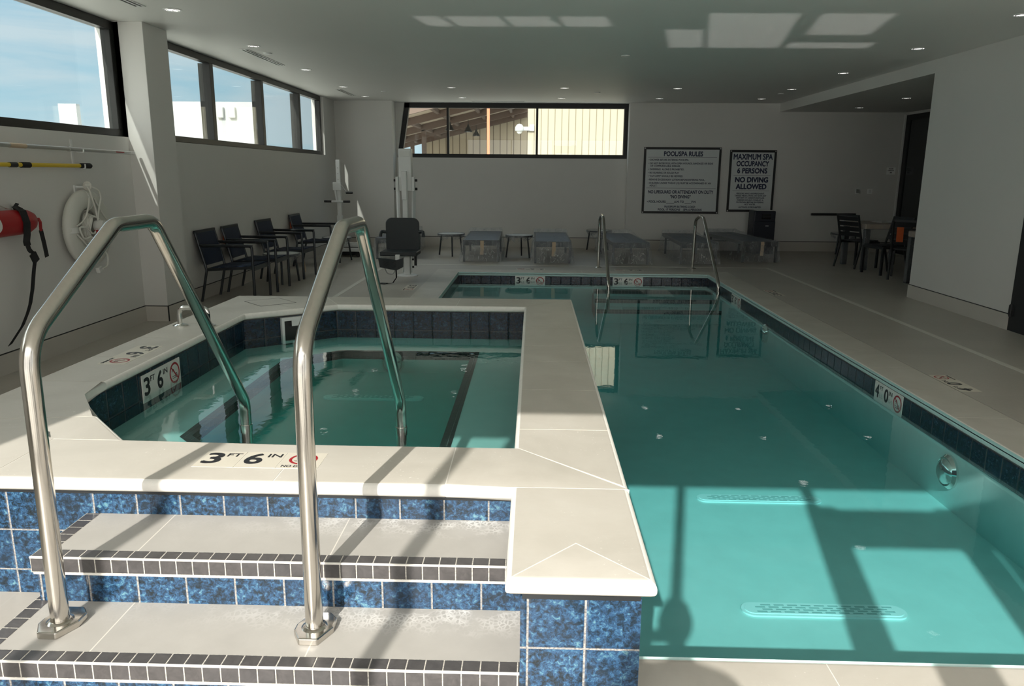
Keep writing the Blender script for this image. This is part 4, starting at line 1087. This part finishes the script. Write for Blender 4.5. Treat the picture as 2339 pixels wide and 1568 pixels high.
MB().box(-.04,.02,sy-.40,sy-.34,.30,.385).box(-.03,.01,sy-.34,-.06,.30,.36).build('seat_arm', M['white'], t, bevel=.005)
fr_ = MB(); fr_.add([(-.27,sy-.42,.34),(-.02,sy-.45,.315),(.07,sy-.42,.34),(.06,sy-.42,.215),(-.02,sy-.45,.175),(-.25,sy-.42,.215)]+[(-.27,sy-.36,.34),(-.02,sy-.39,.315),(.07,sy-.36,.34),(.06,sy-.36,.215),(-.02,sy-.39,.175),(-.25,sy-.36,.215)],
   [(0,1,4,5),(1,2,3,4),(6,11,10,7),(7,10,9,8),(0,6,7,1),(1,7,8,2),(2,8,9,3),(3,9,10,4),(4,10,11,5),(5,11,6,0)])
fr_.build('foot_rest', M['seatblack'], t)
for k in range(4):
    for sx in (-1,1): MB().bar((-.10+sx*.02,sy-.452,.285-.022*k),(-.10+sx*.09,sy-.445,.305-.022*k),.006,.006).build('tread_rib', M['black'], t)
for sx in (-1,1):
    x0 = sx*.25
    MB().tube(fillet([(sx*.225,sy+.02,.66),(sx*.29,sy+.0,.67),(sx*.30,sy-.05,.64),(sx*.30,sy-.05,.60)],.03),.022,10).build('arm_rest', M['seatblack'], t, smooth=True)
MB().tube([(.21,sy-.2,.36),(.21,sy-.22,.22)],.018,10).build('leg_rest_post', M['black'], t, smooth=True)
MB().tube([(.21,sy-.22,.215),(.21,sy-.222,.20)],.02,10).build('post_cap', M['white'], t, smooth=True)
MB().tube(fillet([(-.21,sy-.3,.2),(-.17,sy-.32,.12),(-.10,sy-.3,.10),(-.05,sy-.3,.17)],.05),.008,8).build('hose', M['alu'], t, smooth=True)
MB().strip([(-.03,sy-.4,.18),(-.02,sy-.45,.08),(-.06,sy-.5,.015),(-.16,sy-.55,.006),(-.27,sy-.52,.006),(-.30,sy-.46,.006),(-.22,sy-.46,.008),(-.13,sy-.5,.01)], .035, (.3,1,0), .004).build('lap_belt', M['strap'], t)

# second: crank hoist in the far left corner
t = thing('crank_hoist', 'white post hoist with crank and black hand grips in the far left corner', 'hoist', (-3.46,13.75,0))
MB().box(-.035,.035,-.03,.03,.10,1.69).build('mast', M['white'], t, bevel=.004)
for k in range(4): MB().tube([(0,-.032,1.25+.1*k),(0,-.029,1.25+.1*k)],.006,8).build('pin_hole', M['gap'], t)
MB().box(-.095,.05,-.05,.04,1.16,1.30).build('carriage', M['white'], t, bevel=.005)
MB().bar((-.06,-.03,1.18),(-.03,-.04,.98),.03,.03).build('brace', M['white'], t)
MB().tube([(-.15,-.04,.965),(.10,-.04,.965)],.016,10).build('handle_bar', M['white'], t, smooth=True)
MB().tube([(-.26,-.04,.965),(-.13,-.04,.965)],.02,10).build('grip', M['black'], t, smooth=True)
MB().tube([(.08,-.04,.965),(.20,-.04,.965)],.02,10).build('grip', M['black'], t, smooth=True)
MB().bar((.045,-.04,1.26),(.15,-.06,1.12),.012,.02).build('crank_arm', M['alu'], t)
MB().tube([(.14,-.06,1.12),(.26,-.07,1.12)],.018,10).build('crank_grip', M['black'], t, smooth=True)
MB().box(-.045,.045,-.042,.042,.35,.72).build('sleeve', M['white'], t, bevel=.004)
MB().box(-.08,.42,-.28,-.22,.10,.16).box(-.08,.42,.2,.26,.10,.16).box(-.06,.0,-.22,.2,.10,.16).box(.05,.42,-.25,-.2,.20,.26).build('base_frame', M['white'], t, bevel=.005)
for q in ((-.02,-.25),(.36,-.25),(-.02,.23),(.36,.23)): MB().tube([(q[0],q[1]-.015,.05),(q[0],q[1]+.015,.05)],.05,16).build('wheel', M['black'], t, smooth=True)
MB().box(.0,.36,-.18,.16,.03,.14).build('weight_box', M['black'], t, bevel=.01)

# ---------------------------------------------------------------- outside the windows
gd = MB(); gd.box(-60,-4.4,-40,90,-.2,-.1).box(8.4,60,-40,90,-.2,-.1).box(-4.4,8.4,-40,-.8,-.2,-.1).box(-4.4,8.4,16.2,90,-.2,-.1)
struct(gd.build('ground', M['ground']))
# unseen overhang pieces added to keep sun off parts of the left windows
struct(MB().box(-4.40,-4.10,7.7,10.9,3.06,3.2).box(-4.40,-4.10,-.5,4.2,3.06,3.2).build('added_overhang', M['extwhite']))
struct(MB().box(-4.11,8.2,-.45,16.1,CZ+.15,CZ+.3).build('roof', M['extwhite']))
b1 = thing('warehouse', 'cream ribbed metal building standing outside the far window', 'building', (0,0,0))
MB().box(-.19,9,22.5,27,-.1,5.9).build('wall', M['sidingsun'], b1)
MB().box(-.25,9.1,22.35,27,5.9,6.1).build('eave', M['extwhite'], b1)
cn = thing('open_shed', 'open steel shed with sloped roof and tan rear wall outside the far window', 'building', (0,0,0))
def rz_(x): return 3.02 + .25*(x+5.04)
def slab(b, x0, x1, y0, y1, dz0, dz1):
    b.add([(x0,y0,rz_(x0)+dz0),(x1,y0,rz_(x1)+dz0),(x1,y1,rz_(x1)+dz0),(x0,y1,rz_(x0)+dz0),(x0,y0,rz_(x0)+dz1),(x1,y0,rz_(x1)+dz1),(x1,y1,rz_(x1)+dz1),(x0,y1,rz_(x0)+dz1)],
          [(3,2,1,0),(4,5,6,7),(0,1,5,4),(1,2,6,5),(2,3,7,6),(3,0,4,7)])
b = MB(); slab(b, -6.3, -.26, 23, 36.3, .0, .08); b.build('roof_deck', M['roofdeck'], cn)
for y in (23.05,26.2,29.5,32.8,35.8):
    b = MB(); slab(b, -6.3, -.26, y, y+.14, -.24, -.001); b.build('rafter', M['steelbrown'], cn)
for x in (-6.2,-5.4,-4.3,-3.2,-2.1,-1.0):
    b = MB(); slab(b, x, x+.09, 23, 36, -.13, -.001); b.build('purlin', M['steelbrown'], cn)
MB().box(-5.05,-.2,36,36.2,-.1,4.5).build('rear_wall', M['sidingback'], cn)
MB().box(-1.39,-1.31,23.2,23.28,-.1,rz_(-1.35)-.24).build('front_post', M['orangesteel'], cn)
MB().box(-4.22,-4.06,29.5,29.66,-.1,rz_(-4.15)-.2).build('post', M['steelbrown'], cn)
MB().box(-5.2,-5.05,33,33.15,-.1,rz_(-5.1)-.2).box(-6.2,-6.08,32.8,32.92,-.1,rz_(-6.1)-.2).build('post', M['steelbrown'], cn)
for x, y in ((-2.95,27.5),(-2.55,30.5),(-2.5,34.0)):
    l = MB().lathe([(.03,.28),(.05,.2),(.17,0),(.15,0),(.04,.18)], o=(x,y,rz_(x)-.62), seg=18).build('shed_lamp', M['bronze'], cn, smooth=True)
    MB().lathe([(0,.02),(.13,.02),(.13,.03),(0,.03)], o=(x,y,rz_(x)-.63), seg=18).build('bulb', M['lens'], l)
    MB().tube([(x,y,rz_(x)-.34),(x,y,rz_(x)-.02)],.012,6).build('rod', M['bronze'], l)
sc = thing('security_camera', 'white dome security camera on an arm at the cream building corner', 'camera', (-.2,22.45,2.72))
MB().box(.06,.20,-.02,.06,-.07,.11).build('wall_plate', M['extwhite'], sc, bevel=.01)
MB().box(-.16,.08,-.03,.05,-.06,.05).build('arm', M['extwhite'], sc, bevel=.015)
MB().lathe([(.0,.13),(.07,.11),(.12,.04),(.13,-.04),(.12,-.07)], o=(-.22,0,0), seg=24).build('housing', M['extwhite'], sc, smooth=True)
MB().lathe([(.085,-.06),(.075,-.11),(.045,-.145),(0,-.155)], o=(-.22,0,0), seg=24).build('dome', M['whiteplastic'], sc, smooth=True)
wb = thing('white_building', 'white flat-topped building with two wall boxes seen through the left windows', 'building', (0,0,0))
b = MB(); b.add([(-15.5,30,-.1),(-10.15,30,-.1),(-10.62,30,4.05),(-15.5,30,4.05),(-15.5,30.3,-.1),(-10.15,30.3,-.1),(-10.62,30.3,4.05),(-15.5,30.3,4.05)], [(3,2,1,0),(4,5,6,7),(0,1,5,4),(1,2,6,5),(2,3,7,6),(3,0,4,7)])
b.build('wall', M['extwhite'], wb)
for x in (-11.95,-11.5): MB().box(x-.13,x+.13,29.85,30,3.45,3.85).build('wall_box', M['alu'], wb, bevel=.02)
MB().box(-12.28,-12.2,29.93,30,-.1,4.05).build('downpipe', M['alu'], wb)
wb2 = thing('white_unit', 'small white block seen low through the first left window', 'building', (0,0,0))
b = MB(); b.box(-18.25,-17.55,30,30.25,-.1,3.95); b.build('wall', M['extwhite'], wb2)

# ---------------------------------------------------------------- the person taking the photograph, standing by the glass behind the viewpoint
def skin_body(name, verts, edges, radii, mat, parent=None, sub=2):
    me = bpy.data.meshes.new(name); me.from_pydata(verts, edges, []); me.update()
    o = bpy.data.objects.new(name, me); COL.objects.link(o)
    md = o.modifiers.new('skin','SKIN'); s = o.modifiers.new('sub','SUBSURF'); s.levels = s.render_levels = sub
    for i, r in enumerate(radii): me.skin_vertices[0].data[i].radius = (r, r)
    me.skin_vertices[0].data[0].use_root = True
    me.materials.append(mat)
    if parent: o.parent = parent
    return o
px, py = -.02, -.26
P = thing('person', 'person in dark clothes standing at the glass front holding up a phone', 'person', (px,py,0))
vb = [(0,0,.92),(0,0,1.10),(0,0,1.30),(0,.0,1.42),(0,.01,1.50),
      (-.09,0,.90),(-.10,.015,.50),(-.10,-.01,.09),(-.105,.11,.045),(.09,0,.90),(.10,.015,.50),(.10,-.01,.09),(.105,.11,.045),
      (-.16,0,1.40),(-.20,.03,1.17),(-.10,.13,1.36),(.16,0,1.40),(.20,.03,1.17),(.06,.13,1.36)]
eb = [(0,1),(1,2),(2,3),(3,4),(0,5),(5,6),(6,7),(7,8),(0,9),(9,10),(10,11),(11,12),(3,13),(13,14),(14,15),(3,16),(16,17),(17,18)]
rb = [.135,.125,.135,.09,.052,.095,.066,.046,.036,.095,.066,.046,.036,.068,.048,.032,.068,.048,.032]
skin_body('body', vb, eb, rb, M['cloth'], P)
hd = MB(); N1, N2 = 14, 20; hv = []
for a in range(N1+1):
    th = PI*a/N1
    for k in range(N2):
        ph_ = 2*PI*k/N2; x = math.sin(th)*math.sin(ph_); y = math.sin(th)*math.cos(ph_); z = -math.cos(th)
        jaw = 1 - .28*max(0,-z-.1); q = .018*math.exp(-((x/.16)**2+((z+.08)/.22)**2))*(y > 0)
        br_ = -.008*math.exp(-(((abs(x)-.38)/.17)**2+((z-.12)/.12)**2))*(y > 0)
        hv.append((x*.074*jaw, .02+y*.094*(jaw*.4+.6)+q+br_, 1.625+z*.115))
hd.add(hv, [(a*N2+k, a*N2+(k+1)%N2, (a+1)*N2+(k+1)%N2, (a+1)*N2+k) for a in range(N1) for k in range(N2)])
for sx_ in (-1,1): hd.lathe([(0,-.006),(.018,-.005),(.022,.002),(.012,.006),(0,.004)], o=(sx_*.075,.012,1.62), m=RY(PI/2) @ Matrix.Diagonal((1.5,1,1)), seg=12)
hd.box(-.022,.022,.106,.111,1.566,1.573)
hd.build('head', M['skin'], P, smooth=True)
hr = MB(); hr.add([(x*1.09, .008+(y-.02)*1.06, 1.628+(z-1.625)*1.07) for x, y, z in hv if True], [(a*N2+k, a*N2+(k+1)%N2, (a+1)*N2+(k+1)%N2, (a+1)*N2+k) for a in range(4,N1) for k in range(N2) if a >= 10 or 5 < k < 15])
hr.build('hair', M['hair'], P, smooth=True)
for sg, hx in ((-1,-.10),(1,.06)):
    base_ = V((hx,.135,1.365)); hvv = [tuple(base_), (hx-sg*.002,.15,1.40)]; he = [(0,1)]; hr_ = [.026,.030]
    for q in range(4):
        rt = V((hx+sg*.012*(1.5-q)*.9, .158, 1.425-.004*q)); i0 = len(hvv)
        hvv += [tuple(rt), tuple(rt+V((-sg*.018,.014,.022))), tuple(rt+V((-sg*.040,.006,.030+.003*(q==1))))]
        he += [(1,i0),(i0,i0+1),(i0+1,i0+2)]; hr_ += [.010,.009,.007]
    i0 = len(hvv); hvv += [(hx-sg*.024,.145,1.392),(hx-sg*.042,.135,1.412)]; he += [(0,i0),(i0,i0+1)]; hr_ += [.012,.009]
    skin_body('hand', hvv, he, hr_, M['skin'], P, 1)
ph = thing('phone', 'phone held up by the person at the glass front', 'phone', (px-.02,-.105,1.425))
MB().box(-.075,.075,-.004,.004,0,.07).build('phone_case', M['black'], ph, bevel=.006)

# ---------------------------------------------------------------- daylight
SUN = V((.205,1,-.63)).normalized()
sl = bpy.data.lights.new('sun','SUN'); so = bpy.data.objects.new('sun', sl); COL.objects.link(so)
so.rotation_euler = SUN.to_track_quat('-Z','Y').to_euler(); sl.energy = 5.7; sl.angle = R(.53); sl.color = (1,.95,.87)
# added narrow area lamps above the water imitate sunlight mirrored onto the ceiling
UP = V((SUN.x, SUN.y, -SUN.z)).normalized()
hz_ = V((UP.x, UP.y, 0)).normalized(); sx_ = V((hz_.y, -hz_.x, 0)); el = math.asin(UP.z)
def glint_lamps(xw0, xw1, y0, y1, zw, n, E):
    # xw: glazing edges on the front wall; y: lit stretch of the water
    for k in range(n):
        a = xw0 + (xw1-xw0)*(k+.5)/n; wd = (xw1-xw0)/n
        ym = (y0+y1)/2; x = a + .205*(ym-YB)
        L = (y1-y0)*1.0208*math.sin(el)
        c = V((x, ym, zw)) + UP*(L*.5*math.cos(el)/math.sin(el)*1.0 + .03)
        ld = bpy.data.lights.new('added_glint_lamp','AREA'); ld.shape = 'RECTANGLE'; ld.size = wd*.98; ld.size_y = L
        ld.spread = R(1.2); ld.energy = E*ld.size*L; ld.color = (1,.97,.92)
        o = bpy.data.objects.new('added_glint_lamp', ld); COL.objects.link(o)
        m = Matrix((sx_, UP.cross(sx_)*-1 if False else (-UP).cross(sx_), -UP)).transposed()
        o.matrix_world = Matrix.Translation(c) @ m.to_4x4()
EG = 1.0
def ywat(z, zw): return YB + (z-zw)/.63
glint_lamps(-.045,.73, 2.34, ywat(HEAD,WZ), WZ, 6, EG)
glint_lamps(-.45,-.095, 3.1, ywat(HEAD,WZ), WZ, 2, EG)
glint_lamps(.91,1.53, 2.34, ywat(2.28,WZ), WZ, 5, EG)
glint_lamps(.80,1.68, ywat(2.57,WZ), ywat(HEAD,WZ), WZ, 7, EG)
for a, c in ((-2.66,-2.42),(-2.37,-1.905),(-1.855,-1.42),(-1.37,-.945)): glint_lamps(a, c, 3.10, ywat(HEAD,SZ), SZ, 3, EG)
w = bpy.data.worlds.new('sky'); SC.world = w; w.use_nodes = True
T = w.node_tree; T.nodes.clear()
class WT(NT):
    def __init__(self): self.t = T
wt = WT()
out = wt.n('ShaderNodeOutputWorld'); bg = wt.n('ShaderNodeBackground')
gen = wt.n('ShaderNodeTexCoord').outputs['Generated']; s = wt.sep(gen)
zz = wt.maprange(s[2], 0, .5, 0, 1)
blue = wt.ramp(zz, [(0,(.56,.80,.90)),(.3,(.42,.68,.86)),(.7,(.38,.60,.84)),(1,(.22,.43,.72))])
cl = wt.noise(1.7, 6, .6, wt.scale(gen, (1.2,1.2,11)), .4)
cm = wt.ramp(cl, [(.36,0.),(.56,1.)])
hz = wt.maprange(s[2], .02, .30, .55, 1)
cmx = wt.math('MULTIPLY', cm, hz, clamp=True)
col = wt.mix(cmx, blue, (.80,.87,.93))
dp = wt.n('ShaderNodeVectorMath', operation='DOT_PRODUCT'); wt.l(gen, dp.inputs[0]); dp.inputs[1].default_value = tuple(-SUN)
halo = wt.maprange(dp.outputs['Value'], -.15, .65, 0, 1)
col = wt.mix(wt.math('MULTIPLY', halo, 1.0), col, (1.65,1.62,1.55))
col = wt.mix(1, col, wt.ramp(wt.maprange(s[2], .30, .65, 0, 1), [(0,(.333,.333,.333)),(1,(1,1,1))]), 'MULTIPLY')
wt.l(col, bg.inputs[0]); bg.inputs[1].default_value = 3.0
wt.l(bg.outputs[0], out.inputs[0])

# ---------------------------------------------------------------- view settings
SC.view_settings.view_transform = 'Standard'; SC.view_settings.look = 'None'
SC.view_settings.exposure = 0.0; SC.view_settings.gamma = 1; SC.view_settings.use_curve_mapping = False
cy = SC.cycles
cy.use_denoising = True
try: cy.denoiser = 'OPENIMAGEDENOISE'
except Exception: pass
cy.max_bounces = 12; cy.diffuse_bounces = 6; cy.glossy_bounces = 6; cy.transparent_max_bounces = 24; cy.transmission_bounces = 8
cy.caustics_reflective = True; cy.sample_clamp_indirect = 8; cy.blur_glossy = .3
